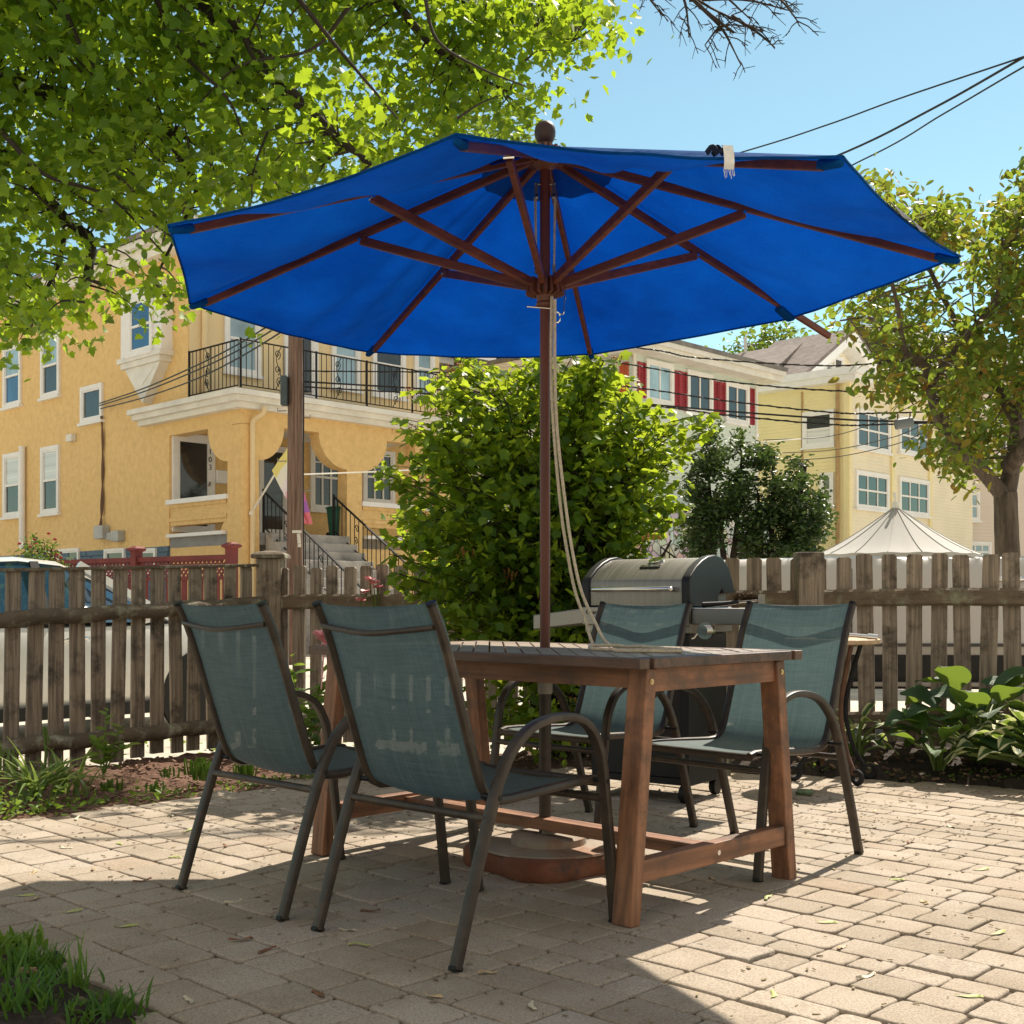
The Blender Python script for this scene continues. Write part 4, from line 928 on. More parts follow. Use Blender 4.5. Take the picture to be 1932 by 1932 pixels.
q0, q1 = P(513, 887, 26.4), P(547, 838, 26.25); q2, q3 = P(566, 985, 26.0), P(586, 990, 25.9)
for i in range(nv+1):
    f = i/nv; row = []
    for j in range(nu+1):
        g_ = j/nu; p = q0.lerp(q1, g_).lerp(q2.lerp(q3, g_), f)+WP.n*.09*math.sin(g_*12+f*3)*(.15+f); p.z -= .10*math.sin(math.pi*f)*(1-g_)
        row.append(p)
    rows.append(row)
m.loft(rows, cap=False, close=False); fo = m.build('cloth', FLAGM, fl, 70); uvl = fo.data.uv_layers.new(name='uv')
base = np.array([(j/nu, i/nv) for i in range(nv+1) for j in range(nu+1)])
for l in fo.data.loops: uvl.data[l.index].uv = base[l.vertex_index]
WI = Wall(K+AW*.45, BW)
gb = thing('wheelie_bin', 'dark green wheeled bin standing at the top of the porch steps', 'bin', WI.pt(WI.t(637), ZF, 0), math.atan2(.72, .694)); gb.scale = (.72, .72, .72)
GRN = M('dark green plastic', (.015, .12, .075), .5, .15, 3)
m = MB(); m.loft([[V((i*w, j*w, z)) for i, j in ((-1, -1), (1, -1), (1, 1), (-1, 1))] for w, z in ((.2, .06), (.27, .95))]); m.build('body', GRN, gb, local=True, bevel=.02)
m = MB(); m.loft([[V((i*w, j*w, z)) for i, j in ((-1, -1), (1, -1), (1, 1), (-1, 1))] for w, z in ((.30, .951), (.30, .99), (.22, 1.04))]); m.build('lid', GRN, gb, local=True, bevel=.015)
for x in (-.2, .2):
    m = MB(); m.tube([(x-.03, .24, .09), (x+.03, .24, .09)], .09, 14); m.build('wheel', BLACKMET, gb, 40, local=True)
m = MB(); m.box((-.05, -.262, .55), (.07, -.245, .70)); m.build('recycling_emblem', WHITE, gb, local=True)

# ---- cream neighbour glimpsed over the shrub
CREAM = M('cream clapboard', (.74, .66, .46), .65, .06, .8, space='World')
WC = Wall(P(822, 900, 40).xy.to_3d(), BW); nb = thing('clapboard_house', 'cream clapboard house half hidden between the balcony and the red shutters', 'house', WC.pt(4, GZ, -4))
ze = WC.z(822, 690)
m = MB(); WC.laps(m, 0, 8, GZ, ze); m.build('wall', CREAM, nb); m = MB(); WC.box(m, 0, 8, GZ, ze, -.03, -8); m.build('wall', CREAM, nb)
m = MB(); WC.box(m, -.3, 8.3, ze, ze+.22, .5, -8.3); m.build('eaves', SOFTWHITE, nb)
rp = [WC.pt(-.4, ze+.22, .6), WC.pt(8.4, ze+.22, .6), WC.pt(8.4, ze+.22, -8.4), WC.pt(-.4, ze+.22, -8.4), WC.pt(4, ze+1.9, -4)]
roofmesh(nb, rp, [(0, 1, 4), (1, 2, 4), (2, 3, 4), (3, 0, 4)], GREYSHINGLE)
window_t(WC, 1.2, 2.3, 5.2, 6.8, nb); window_t(WC, 4.2, 5.4, 5.2, 6.8, nb); window_t(WC, 1.2, 2.3, 2.0, 3.6, nb); window_t(WC, 4.2, 5.4, 2.0, 3.6, nb)

# ---- pale green house with red shutters
PG = M('pale green clapboard', (.64, .72, .66), .65, .06, .8, space='World')
REDS = M('red painted shutter', (.34, .035, .05), .6, .2, 3); ORS = M('orange red painted shutter', (.50, .10, .035), .6, .2, 3)
kx = P(1195, 800, 34.0); WG = Wall((kx.x, kx.y), BW); WGs = Wall((kx.x, kx.y), AW)
t1 = WG.t(1428); ze = WG.z(1195, 666)
hg = thing('clapboard_house', 'pale green clapboard house with red shutters above the dark yew', 'house', WG.pt(t1/2, GZ, -4))
m = MB(); WG.laps(m, .06, t1-.06, 3.6, ze); WGs.laps(m, .06, 9, GZ, ze); m.build('wall', PG, hg)
m = MB(); WG.box(m, 0, t1, GZ, ze, -.03, -9); m.build('wall', PG, hg)
m = MB(); WG.box(m, -.02, .09, 3.6, ze, -.02, .035); WG.box(m, t1-.09, t1+.02, 3.6, ze, -.02, .035); m.build('corner_board', SOFTWHITE, hg)
m = MB(); WG.box(m, -.4, t1+.5, ze-.02, ze+.16, .62, -9.5); WG.box(m, -.45, t1+.55, ze+.161, ze+.30, .72, -9.6); m.build('eaves', SOFTWHITE, hg)
rp = [WG.pt(-.5, ze+.3, .75), WG.pt(t1+.6, ze+.3, .75), WG.pt(t1+.6, ze+.3, -9.6), WG.pt(-.5, ze+.3, -9.6), WG.pt(t1/2, ze+1.0, -4.5)]
roofmesh(hg, rp, [(0, 1, 4), (1, 2, 4), (2, 3, 4), (3, 0, 4)], GREYSHINGLE)
def z3(x, y): return 1085+.25*x, 566+.25*y
for x0, x1, y0, y1 in ((524, 731, 466, 783), (834, 1026, 545, 862), (1124, 1300, 628, 932)):
    u0, v0 = z3(x0, y0); u1, v1 = z3(x1, y1); window(WG, u0, u1, v0, v1, hg, SKYGLASS if x0 < 800 else GLASS, cols=2, mid=False)
for x0, x1, y0, y1 in ((467, 521, 472, 735), (734, 781, 534, 822), (784, 832, 545, 834), (1030, 1074, 612, 862), (1080, 1122, 622, 872), (1304, 1343, 668, 942)):
    u0, v0 = z3(x0, y0); u1, v1 = z3(x1, y1); um_ = (u0+u1)/2; ta, tb_ = WG.t(u0), WG.t(u1); za, zb_ = WG.z(um_, v1), WG.z(um_, v0); m = MB()
    WG.box(m, ta, tb_, za, zb_, 0, .04)
    z = za+.06
    while z < zb_-.08: m.hexa([WG.pt(ta+.05, z, .03), WG.pt(tb_-.05, z, .03), WG.pt(tb_-.05, z, .075), WG.pt(ta+.05, z, .075), WG.pt(ta+.05, z+.05, .03), WG.pt(tb_-.05, z+.05, .03), WG.pt(tb_-.05, z+.05, .045), WG.pt(ta+.05, z+.05, .045)]); z += .07
    WG.box(m, ta, ta+.05, za, zb_, .04, .075); WG.box(m, tb_-.05, tb_, za, zb_, .04, .075); m.build('shutter', REDS, hg)
u0, v0 = z3(70, 520); u1, v1 = z3(335, 830); window(WGs, 1103, 1169, 690, 770, hg, GLASS, cols=2, mid=False)
m = MB(); WGs.box(m, WGs.t(1187), WGs.t(1171), WGs.z(1180, 752), WGs.z(1180, 684), 0, .05); m.build('shutter', ORS, hg); m = MB(); WGs.box(m, WGs.t(1101), WGs.t(1086), WGs.z(1094, 760), WGs.z(1094, 690), 0, .05); m.build('shutter', ORS, hg)
# its fieldstone ground floor and porch
m, nt, bs = newmat('pale fieldstone'); w = coords(nt, 'World'); vo = node(nt, 'ShaderNodeTexVoronoi'); vo.inputs['Scale'].default_value = 3.2; nt.links.new(w, vo.inputs[0])
vd = node(nt, 'ShaderNodeTexVoronoi', feature='DISTANCE_TO_EDGE'); vd.inputs['Scale'].default_value = 3.2; nt.links.new(w, vd.inputs[0])
cc_ = mix(nt, .75, vo.outputs['Color'], (.55, .55, .52)); k_ = ramp(nt, vd.outputs['Distance'], [(.02, (.22, .21, .19)), (.07, (1, 1, 1))]); nt.links.new(mix(nt, 1, cc_, k_, 'MULTIPLY'), bs.inputs['Base Color']); bs.inputs['Roughness'].default_value = .9
bump(nt, bs, vd.outputs['Distance'], .8, .05); FIELD = m
m = MB(); WG.box(m, -.05, t1+.1, GZ, 3.59, -.02, .55); WG.box(m, -.06, t1+.11, 3.591, 3.7, -.02, .7); m.build('stone_storey', FIELD, hg)
arch = lambda t, z, w_, h_: [(t-w_, z), (t+w_, z), (t+w_, z+h_)]+[(t+w_*math.cos(a), z+h_+w_*math.sin(a)) for a in np.linspace(.2, math.pi-.2, 9)]+[(t-w_, z+h_)]
ta = WG.t(1371)
m = MB(); WG.ext(m, arch(ta, GZ, .55, 2.1), .5, .60); dr_ = m.build('door', M('dark door', (.03, .028, .025), .5, .2, 4), hg)
m = MB(); WG.ext(m, arch(ta, GZ, .62, 2.12), .5, .58); m.build('door_frame', SOFTWHITE, dr_)
m = MB(); W_ = WG
for k in range(9): WG.box(m, .4, 2.0, GZ, 1.5-k*.18, .56+k*.28, .84+k*.28)
m.build('steps', STONE, hg)
for t in (.45, 1.95):
    m = MB(); a = WG.pt(t, 2.45, .6); b = WG.pt(t, .9, 3.1); m.bar(a, b, .05, .03)
    for k in range(18): q = a.lerp(b, k/17); m.tube([q-V((0, 0, .85)), q], .014, 5)
    for k in (4, 9): 
        q = a.lerp(b, k/17)-V((0, 0, .4))
        for sg in (1, -1): m.tube([q+V((.0, .0, sg*.2))+WG.n*.1*j/16*math.cos(j*.6)+V((0, 0, .1*j/16*math.sin(j*.6))) for j in range(3, 17)], .014, 5)
    m.build('handrail', IRON, hg)

# ---- yellow clapboard house with the gable
YC = M('yellow clapboard', (.84, .74, .42), .65, .06, .8, space='World'); YC2 = M('pale yellow clapboard', (.84, .77, .59), .65, .06, .8, space='World')
ky = P(1601, 800, 40.0); WY = Wall((ky.x, ky.y), BW); WYs = Wall((ky.x, ky.y), AW)
hy = thing('clapboard_house', 'yellow clapboard house with brown shingle roof and street gable behind the tent', 'house', WY.pt(4, GZ, -4))
ze = WY.z(1601, 722); tl = WYs.t(1400); tr = 9.5; ZBASE = 2.1
m = MB(); WYs.laps(m, .14, tl, ZBASE, ze); m.build('wall', YC, hy)
m = MB(); WY.laps(m, .14, tr, ZBASE, ze); m.build('wall', YC2, hy)
m = MB(); WY.box(m, 0.01, tr, GZ, ze, -.03, -tl); WY.box(m, .01, tr, GZ, ZBASE-.1, -.03, .002); m.build('wall', YC, hy)
m = MB(); WY.box(m, -.03, .16, ZBASE, ze, -.1, .05); WYs.box(m, .0, .16, ZBASE, ze, -.1, .05); m.build('corner_board', YC, hy)
m = MB(); WY.box(m, -.5, tr, ze, ze+.18, .5, -tl-.4); WY.box(m, -.62, tr, ze+.181, ze+.42, .62, -tl-.5); m.build('cornice', WHITE, hy)
zg = ze+.42
tA, tB = .12, 6.3
tm = (tA+tB)/2; zap = zg+2.0
# gable wall set back a little, roof ridge running back from the street
m = MB(); WY.ext(m, [(tA+.15, zg), (tB-.15, zg), (tm, zap-.2)], -2.2, -2.3); gw = m.build('gable_wall', YC2, hy)
m = MB(); z = zg
while z < zap-.4:
    f = (z-zg)/(zap-.2-zg); hw_ = (tB-tA-.3)/2*(1-f)-.09; WY.box(m, tm-hw_, tm+hw_, z, z+.1, -2.21, -2.178); z += .125
m.build('gable_clapboards', YC2, gw)
R_ = lambda t, z, o: WY.pt(t, z, o)
dp = -tl-.6; ex = 1.2
sl = (zap-zg)/(tm-tA)
rp = [R_(tA-ex, zg-.0-sl*0, -.3), R_(tm, zap, -1.5), R_(tm, zap, dp), R_(tA-ex, zg, dp), R_(tB+ex, zg, -1.5), R_(tB+ex, zg, dp)]
rp[0] = R_(tA-.25, zg-.02, -1.5); rp[4] = R_(tB+.25, zg-.02, -1.5); rp[3] = R_(tA-.25, zg-.02, dp); rp[5] = R_(tB+.25, zg-.02, dp)
# main roof: hip over the whole house, the gable dies into it
q = [R_(-.62, zg, dp), R_(-.62, zg, -1.2), R_(tr, zg, -1.2), R_(tr, zg, dp), R_(tm, zap, -2.5), R_(tm+.5, zap, dp+2.0)]
roofmesh(hy, rp, [(0, 1, 2, 3), (4, 5, 2, 1)], SHINGLE)
m = MB()
for a, b in ((rp[0], rp[1]), (rp[1], rp[4])):
    dn = V((0, 0, -.16)); m.hexa([a+dn*1.8, b+dn*1.8, b+dn*1.8-WY.n*.06, a+dn*1.8-WY.n*.06, a+WY.n*.01, b+WY.n*.01, b-WY.n*.06, a-WY.n*.06])
m.build('bargeboard', WHITE, hy)
m = MB(); WY.ext(m, [(tA+.2, zg+.02), (tA+.6, zg+.02), (tm, zap-.35), (tm, zap-.05)], -2.19, -1.56); WY.ext(m, [(tB-.6, zg+.02), (tB-.2, zg+.02), (tm, zap-.05), (tm, zap-.35)], -2.19, -1.56); m.build('soffit', SOFTWHITE, hy)
# small side dormer slope seen over the green house
z4 = lambda x, y: (1449+.25*x, 566+.25*y)
gt = WY.t
zz0, zz1 = zg+.12, zg+1.2
window_t(WY, tm-.95, tm-.36, zz0, zz1-.35, hy, GLASS, base=-2.2, casing=.08, sill=False); window_t(WY, tm-.35, tm+.35, zz0, zz1, hy, GLASS, base=-2.2, casing=.09, sill=False); window_t(WY, tm+.36, tm+.95, zz0, zz1-.35, hy, GLASS, base=-2.2, casing=.08, sill=False)
def win4(W, x0, x1, y0, y1, **k):
    u0, v0 = z4(x0, y0); u1, v1 = z4(x1, y1); return window(W, u0, u1, v0, v1, hy, **k)
win4(WYs, 268, 506, 838, 1108, pane=GLASS, low=BLINDS); win4(WYs, 395, 502, 1305, 1560, pane=M('dull green glass', (.16, .2, .15), .15, .2, 2), mid=True)
win4(WY, 655, 912, 845, 1138, pane=GLASS, cols=3, mid=True); win4(WY, 652, 900, 1302, 1582, pane=glass('teal glass', (.015, .045, .05)), cols=3)
win4(WY, 980, 1205, 1350, 1625, pane=bpy.data.materials['teal glass'], cols=3); win4(WY, 980, 1205, 900, 1170, pane=GLASS, cols=3)
m = MB()
for x in (930, 1215): WY.box(m, gt(1449+.25*x)-.1, gt(1449+.25*x)+.1, ZBASE, ze-.01, -.02, .09)
m.build('pilaster', YC, hy)
m = MB(); WY.box(m, -.08, tr, ZBASE-.12, ZBASE+.08, -.02, .2); WYs.box(m, -.08, tl, ZBASE-.12, ZBASE+.08, -.02, .2); m.build('belt_course', SOFTWHITE, hy)
m = MB(); x = WYs.t(1449+.25*535); m.tube([WYs.pt(x, ze, .1), WYs.pt(x, .5, .1)], .06, 8); x = WYs.t(1449+.25*262); m.tube([WYs.pt(x, ze-.1, .05), WYs.pt(x, .5, .05)], .03, 6); m.build('drainpipe', M('rusty yellow pipe', (.42, .28, .13), .7, .3, 3), hy)
# second ridge of its roof on the far side, with a vent pipe
rr = [P(1325, 668, 44), P(1432, 640, 44), P(1412, 705, 41), P(1300, 705, 41)]
zr_ = zap-.35
W2 = WYs
pp = [W2.pt(tl-1.5, zg+.1, .4), W2.pt(tl+5.5, zg+.1, .4), W2.pt(tl+5.5, zr_, -2.6), W2.pt(tl-1.5+.6, zr_, -2.6)]
roofmesh(hy, pp, [(0, 1, 2, 3)], SHINGLE, name='rear_roof')
m = MB(); W2.box(m, tl, tl+5.4, GZ, zg+.08, 0.0, -5); m.build('rear_wing', YC, hy)
m = MB(); c_ = W2.pt(tl+1.5, zr_-.1, -2.5); m.tube([c_-V((0, 0, .3)), c_+V((0, 0, .75))], .06, 8); m.build('vent_pipe', SOFTWHITE, hy)

# ---- pinkish house far down the street
BEI = M('beige pink clapboard', (.68, .60, .52), .7, .06, .8, space='World')
WB = Wall(P(1782, 900, 47).xy.to_3d(), V((.9, .43, 0))); hb = thing('clapboard_house', 'beige house with bay windows seen past the fruit tree trunk', 'house', WB.pt(5, GZ, -4))
ze = WB.z(1782, 700)
m = MB(); WB.laps(m, 0, 12, 2.2, ze, .13); WB.box(m, 0, 12, GZ, ze, -.03, -9); m.build('wall', BEI, hb)
m = MB(); WB.box(m, -.4, 12.3, ze, ze+.3, .5, -9.3); m.build('eaves', SOFTWHITE, hb)
rp = [WB.pt(-.5, ze+.3, .6), WB.pt(12.4, ze+.3, .6), WB.pt(12.4, ze+2.6, -4.5), WB.pt(-.5, ze+2.6, -4.5), WB.pt(-.5, ze+.3, -9.4), WB.pt(12.4, ze+.3, -9.4)]
roofmesh(hb, rp, [(0, 1, 2, 3), (3, 2, 5, 4)], GREYSHINGLE)
for u0, u1, v0, v1, pn in ((1790, 1846, 926, 982, SKYGLASS), (1880, 1915, 958, 1010, BLUEGLASS), (1800, 1850, 820, 880, GLASS), (1880, 1925, 820, 880, GLASS), (1790, 1818, 1020, 1060, SKYGLASS), (1820, 1868, 1022, 1060, SKYGLASS)): window(WB, u0, u1, v0, v1, hb, pn, cols=3)
m = MB(); WB.box(m, -.05, 12, 2.0, 2.2, -.02, .3); m.build('belt_course', SOFTWHITE, hb)
# ------------------------------------------------------------------ red lattice fence, tent, pole, wires
REDF = M('barn red fence paint', (.15, .026, .026), .7, .2, 3, space='World', col2=(.20, .042, .04))
ra, rb = P(-40, 1060, 20.5), P(437, 1045, 20.5); ra = V((ra.x, 23.0, 0)); rbb = V((rb.x, 20.5, 0))
ra = V((-10.6, 24.6, 0)); d_ = (ra-rbb).normalized(); WF = Wall(rbb, d_); L_ = (ra-rbb).length
rf = thing('lattice_fence', 'barn red board fence with lattice top in front of the stucco house', 'fence', (ra+rbb)/2+V((0, 0, GZ)))
zt_ = HC+(1138-1046)/FP*20.5
m = MB(); t = .1
while t < L_: WF.box(m, t, t+.13, GZ, zt_-.42, -.02, .0); t += .205
m.build('boards', REDF, rf)
m = MB(); WF.box(m, 0, L_, zt_-.42, zt_-.36, -.04, .03); WF.box(m, 0, L_, zt_-.08, zt_, -.05, .04); m.build('rail', REDF, rf)
m = MB(); t = 0
while t < L_:
    for s in (-1, 1): m.bar(WF.pt(t, zt_-.36 if s > 0 else zt_-.08, .005*s), WF.pt(t+.28, zt_-.08 if s > 0 else zt_-.36, .005*s), .035, .01, WF.n)
    t += .105
m.build('lattice', REDF, rf)
t = 0
while t < L_:
    m = MB(); WF.box(m, t-.07, t+.07, GZ, zt_+.10, -.08, .08); m.loft([[WF.pt(t+i*w, z, j*w) for i, j in ((-1, -1), (1, -1), (1, 1), (-1, 1))] for w, z in ((.08, zt_+.101), (.12, zt_+.13), (.12, zt_+.16), (.05, zt_+.20))]); m.build('post', REDF, rf); t += 2.45
# canopy tent
tt = thing('canopy_tent', 'pale grey pointed canopy tent beyond the picket fence', 'tent', (P(1692, 1100, 16).x, 16, GZ))
TENTM = M('pale tent fabric', (.42, .41, .39), .85, .10, 1.5, .2, 6)
cx, cy = P(1690, 0, 16).x, 16.0; zb_ = HC+(1138-1047)/FP*16; zp_ = HC+(1138-958)/FP*16
m = MB(); rings = []; n = 16
for f in np.linspace(0, 1, 10):
    r = 1.04*(1-f)+.03*f; z = zb_+(zp_-zb_)*(f**1.35*.62+f*.38)
    rings.append([V((cx+r*math.cos(2*math.pi*(k+.5)/64), cy+r*math.sin(2*math.pi*(k+.5)/64), z-.018*(1-f)*(1-abs(math.cos(8*2*math.pi*(k+.5)/64))))) for k in range(64)])
m.loft([[V((p.x, p.y, p.z-.07)) for p in rings[0]]]+rings); m.build('roof', TENTM, tt, 60)
m = MB()
for k in range(16):
    a = 2*math.pi*k/16; m.tube([V((cx+r*math.cos(a), cy+r*math.sin(a), zb_+(zp_-zb_)*(f**1.35*.62+f*.38)+.006)) for f, r in [(f, 1.04*(1-f)+.03*f) for f in np.linspace(0, 1, 10)]], .005, 5)
m.build('seam', M('tent seam', (.42, .41, .39), .8, .1, 4), tt)
m = MB(); m.tube([(cx, cy, zp_-.02), (cx, cy, zp_+.08)], .05, 10); m.tube([(cx, cy, zp_+.08), (cx-.02, cy, zp_+.2)], .02, 8); m.build('finial', SOFTWHITE, tt, 40)
for k in range(4):
    a = math.pi/4+k*math.pi/2; m = MB(); m.tube([V((cx+.9*math.cos(a), cy+.9*math.sin(a), GZ)), V((cx+.9*math.cos(a), cy+.9*math.sin(a), zb_+.02))], .02, 8); m.build('leg', STEEL, tt)
# utility pole
POLEW = M('weathered pole timber', (.13, .075, .055), .95, .35, 2.5, .7, 6, stretch=(12, 12, .5), space='World', col2=(.27, .18, .14), bdist=.02)
up = thing('utility_pole', 'weathered brown wooden utility pole in front of the stucco house', 'utility pole', V((P(557, 0, 22).x, 22, GZ)))
m = MB(); b0 = V((P(556, 0, 22).x, 22, GZ)); b1 = V((P(559.5, 0, 22).x, 22, 8.2)); m.tube([b0.lerp(b1, k/12) for k in range(13)], [.160-.035*k/12 for k in range(13)], 20); m.build('pole', POLEW, up, 60)
for u, v, s in ((532, 742, -1), (584, 742, 1), (528, 775, -1), (581, 788, 1), (581, 833, 1), (528, 870, -1), (580, 926, 1)):
    c = P(u, v, 22); m = MB(); m.tube([V((c.x-s*.12, 22, c.z)), c+V((s*.04, 0, 0)), c+V((s*.04, 0, .05))], .012, 6); m.build('step_peg', STEEL, up)
m = MB(); a = P(536, 765, 21.85); m.box((a.x-.05, a.y-.1, a.z), (a.x+.06, a.y+.1, a.z+.52)); m.build('cable_box', M('dark box', (.05, .07, .08), .5, .2, 3), up, bevel=.01)
m = MB(); m.tube(smoothpath([P(572, 640, 21.9), P(573, 760, 21.88), P(572, 900, 21.86), P(573, 1090, 21.85)], 6), .014, 6); m.build('ground_wire', BLACKMET, up)
PAPER = M('faded paper tag', (.62, .60, .56), .8, .1, 9, space='World')
for k, (u, v, w, h) in enumerate(((562, 1003, .1, .05), (564, 1010, .035, .06), (564.5, 1016, .035, .06), (565, 1022, .035, .06), (565.5, 1029, .035, .06))):
    c = P(u, v, 21.83); m = MB(); m.box((c.x-w, c.y, c.z-h/2), (c.x+w*.6, c.y+.012, c.z+h/2)); m.build('number_tag', PAPER, up)
def wire(label, pts, r, mat=None, twist=False, cat='wire', name='overhead_wire'):
    p = smoothpath(pts, 10); m = MB()
    if twist:
        m.tube(p, r, 5); q = []
        for i in range(len(p)*3-2):
            a = i/3; k = int(a); b = p[k].lerp(p[min(k+1, len(p)-1)], a-k); q.append(b+V((0, math.cos(i*1.3), math.sin(i*1.3)))*r*1.0)
        m.tube(q, r*.7, 4)
    else: m.tube(p, r, 5)
    return m.solo(name, mat or BLACKMET, label, cat, 'overhead wires across the street')
wire('topmost of the three black wires fanning down from the upper edge', [P(1990, 85, 14), P(1932, 107, 14.5), P(1700, 185, 17), P(1560, 236, 18.5), P(1390, 290, 20), P(900, 430, 21.5), P(560, 520, 22)], .012)
wire('thick middle one of the three black wires fanning down from the upper edge', [P(1990, 78, 14), P(1932, 108, 14.5), P(1760, 205, 16.5), P(1570, 298, 18.5), P(1200, 440, 20.5), P(560, 545, 22)], .017)
wire('lowest of the three black wires fanning down from the upper edge', [P(1990, 95, 14), P(1925, 130, 14.5), P(1780, 215, 16.5), P(1625, 303, 18.5), P(1250, 470, 20.5), P(560, 560, 22)], .012)
wire('thin wire under the umbrella corner crossing the pale sky', [P(1990, 500, 20), P(1810, 527, 21), P(1510, 580, 22), P(1370, 610, 22.5), P(900, 640, 23), P(565, 600, 22)], .012)
wire('twisted cable passing just above the red shutters', [P(565, 610, 22), P(1000, 635, 22), P(1232, 660, 21), P(1315, 675, 21), P(1568, 690, 20), P(1760, 672, 19.5), P(1990, 640, 19)], .012, twist=True)
wire('twisted cable crossing the tops of the red shutters', [P(565, 625, 22), P(800, 655, 22), P(1125, 679, 22), P(1360, 718, 21), P(1568, 737, 20), P(1760, 738, 19.5), P(1990, 725, 19)], .012, twist=True)
wire('pale thin cable crossing the middle of the red shutters', [P(573, 700, 22), P(900, 705, 22), P(1172, 728, 22), P(1360, 755, 21), P(1568, 778, 20), P(1680, 779, 19.6), P(1990, 770, 19)], .012, twist=True)
wire('black cable crossing the lower part of the red shutters', [P(573, 720, 22), P(900, 740, 22), P(1190, 760, 22), P(1360, 775, 21), P(1568, 790, 20), P(1690, 795, 19.5), P(1990, 800, 19)], .016)
wire('twisted black cable just below the red shutters', [P(573, 730, 22), P(900, 748, 22), P(1220, 765, 22), P(1360, 782, 21), P(1568, 801, 20), P(1690, 800, 19.5), P(1990, 790, 19)], .013, twist=True)
wire('straight whitish cable running from the wooden pole into the shrub', [P(572, 895, 21.9), P(680, 891, 22.5), P(790, 886, 23), P(1100, 870, 25), P(1400, 838, 27), P(1560, 824, 29)], .014, SOFTWHITE)
for k, (a, b, c) in enumerate((((196, 762), (365, 690), 'upper'), ((196, 766), (370, 697), 'middle'), ((198, 772), (365, 715), 'lower'))):
    e = P(560, 580+k*14, 21.9); s_ = WA.pt(WA.t(a[0]), WA.z(*a), .12); md_ = P(b[0], b[1]+2, 26.0)
    wire('%s one of the black service wires reaching the small stucco house window' % c, [s_, s_.lerp(md_, .5)-V((0, 0, .05)), md_, md_.lerp(e, .5)-V((0, 0, .06)), e], .016)
for k, (v0, v1) in enumerate(((820, 752), (846, 800), (860, 815))):
    wire('%s thin wire slanting across the yellow house corner' % ('topmost', 'middle', 'lowest')[k], [P(1440, v0+10, 30), P(1560, v0+4, 27), P(1660, (v0+v1)/2+8, 23), P(1745, v1, 20), P(1990, v1-130, 18)], .009)
cb = thing('splice_box', 'grey cylindrical splice box hanging on the street cables by the fruit tree', 'cable box', P(1706, 800, 19.4))
m = MB(); a, b = P(1689, 801, 19.4), P(1722, 796, 19.4); m.tube([a, a.lerp(b, .03), a.lerp(b, .97), b], [.06, .085, .085, .06], 14); m.build('body', M('grey splice box', (.12, .14, .15), .5, .2, 3), cb, 40)
for f in (.15, .85): m = MB(); c = a.lerp(b, f); m.tube([c, c+V((0, 0, .16))], .012, 6); m.build('hanger', BLACKMET, cb)

# ------------------------------------------------------------------ leaves
def leafmesh(name, mat, parent, pos, size, tmpl, droop=.5, tilt=.8, fold=.2, world=True, kind=None, dirs=None, build=True, curl=.25):
    """many leaves, each its own small lobed blade with a fold along the midrib"""
    N = len(pos); T = np.array(tmpl); k = len(T)
    d = RNG.normal(size=(N, 3)); d[:, 2] *= .5; d[:, 2] -= droop
    if dirs is not None: d = d*.6+dirs
    d /= np.linalg.norm(d, axis=1)[:, None]
    up = RNG.normal(size=(N, 3))*tilt+np.array([0, 0, 1.0]); sd = np.cross(d, up); sd /= np.linalg.norm(sd, axis=1)[:, None]+1e-9; nr = np.cross(sd, d)
    sz = size*RNG.uniform(.6, 1.2, N)
    x = T[:, 0][None]; y = T[:, 1][None]; z = fold*np.abs(x)*RNG.uniform(.2, 1.6, N)[:, None]-curl*y*y*RNG.uniform(-.2, 1.2, N)[:, None]
    vv = pos[:, None, :]+sz[:, None, None]*(sd[:, None, :]*x[..., None]+d[:, None, :]*y[..., None]+nr[:, None, :]*z[..., None])
    half = k//2
    # two ngons per leaf sharing the midrib: template starts at the base, index `half` is the tip
    off = OFF.get(parent, V((0, 0, 0))); vv = vv.reshape(-1, 3)-np.array(off)
    idx = np.arange(N)[:, None]*k
    a = idx+np.arange(0, half+1)[None]; b = idx+np.concatenate([np.arange(half, k), [0]])[None]
    me = bpy.data.meshes.new(name); na, nb_ = a.shape[1], b.shape[1]
    me.vertices.add(len(vv)); me.vertices.foreach_set('co', vv.ravel())
    loops = np.concatenate([a, b], axis=1).ravel(); me.loops.add(len(loops)); me.loops.foreach_set('vertex_index', loops.astype(np.int32))
    me.polygons.add(2*N); st = (np.arange(N)[:, None]*(na+nb_)+np.array([0, na])[None]).ravel(); me.polygons.foreach_set('loop_start', st.astype(np.int32))
    me.materials.append(mat); me.update(calc_edges=True); me.validate()
    o = bpy.data.objects.new(name, me); C.objects.link(o)
    if parent is not None: o.parent = parent
    if kind: o['kind'] = kind
    return o
def mirror(r): return [(0, 0)]+r+[(0, 1.0)]+[(-x, y) for x, y in reversed(r)]
MAPLE = mirror([(.20, .02), (.42, .10), (.34, .28), (.56, .52), (.30, .52), (.22, .74)])
VIB = mirror([(.26, .08), (.34, .34), (.46, .62), (.24, .66), (.14, .84)])
OVAL = mirror([(.16, .12), (.25, .38), (.22, .66), (.10, .88)])
TINY = mirror([(.22, .3), (.2, .7)])
def clusters(poly, n, y0, y1, dens=None):
    us = [p[0] for p in poly]; vs_ = [p[1] for p in poly]; out = []
    while len(out) < n:
        u, v = random.uniform(min(us), max(us)), random.uniform(min(vs_), max(vs_))
        if not inpoly(u, v, poly): continue
        if dens and random.random() > dens(u, v): continue
        out.append(P(u, v, random.uniform(y0, y1)))
    return out
def scatter(cs, per, r, flat=.7):
    c = np.repeat(np.array([tuple(x) for x in cs]), per, axis=0)
    return c+RNG.normal(size=c.shape)*np.array([r, r, r*flat])
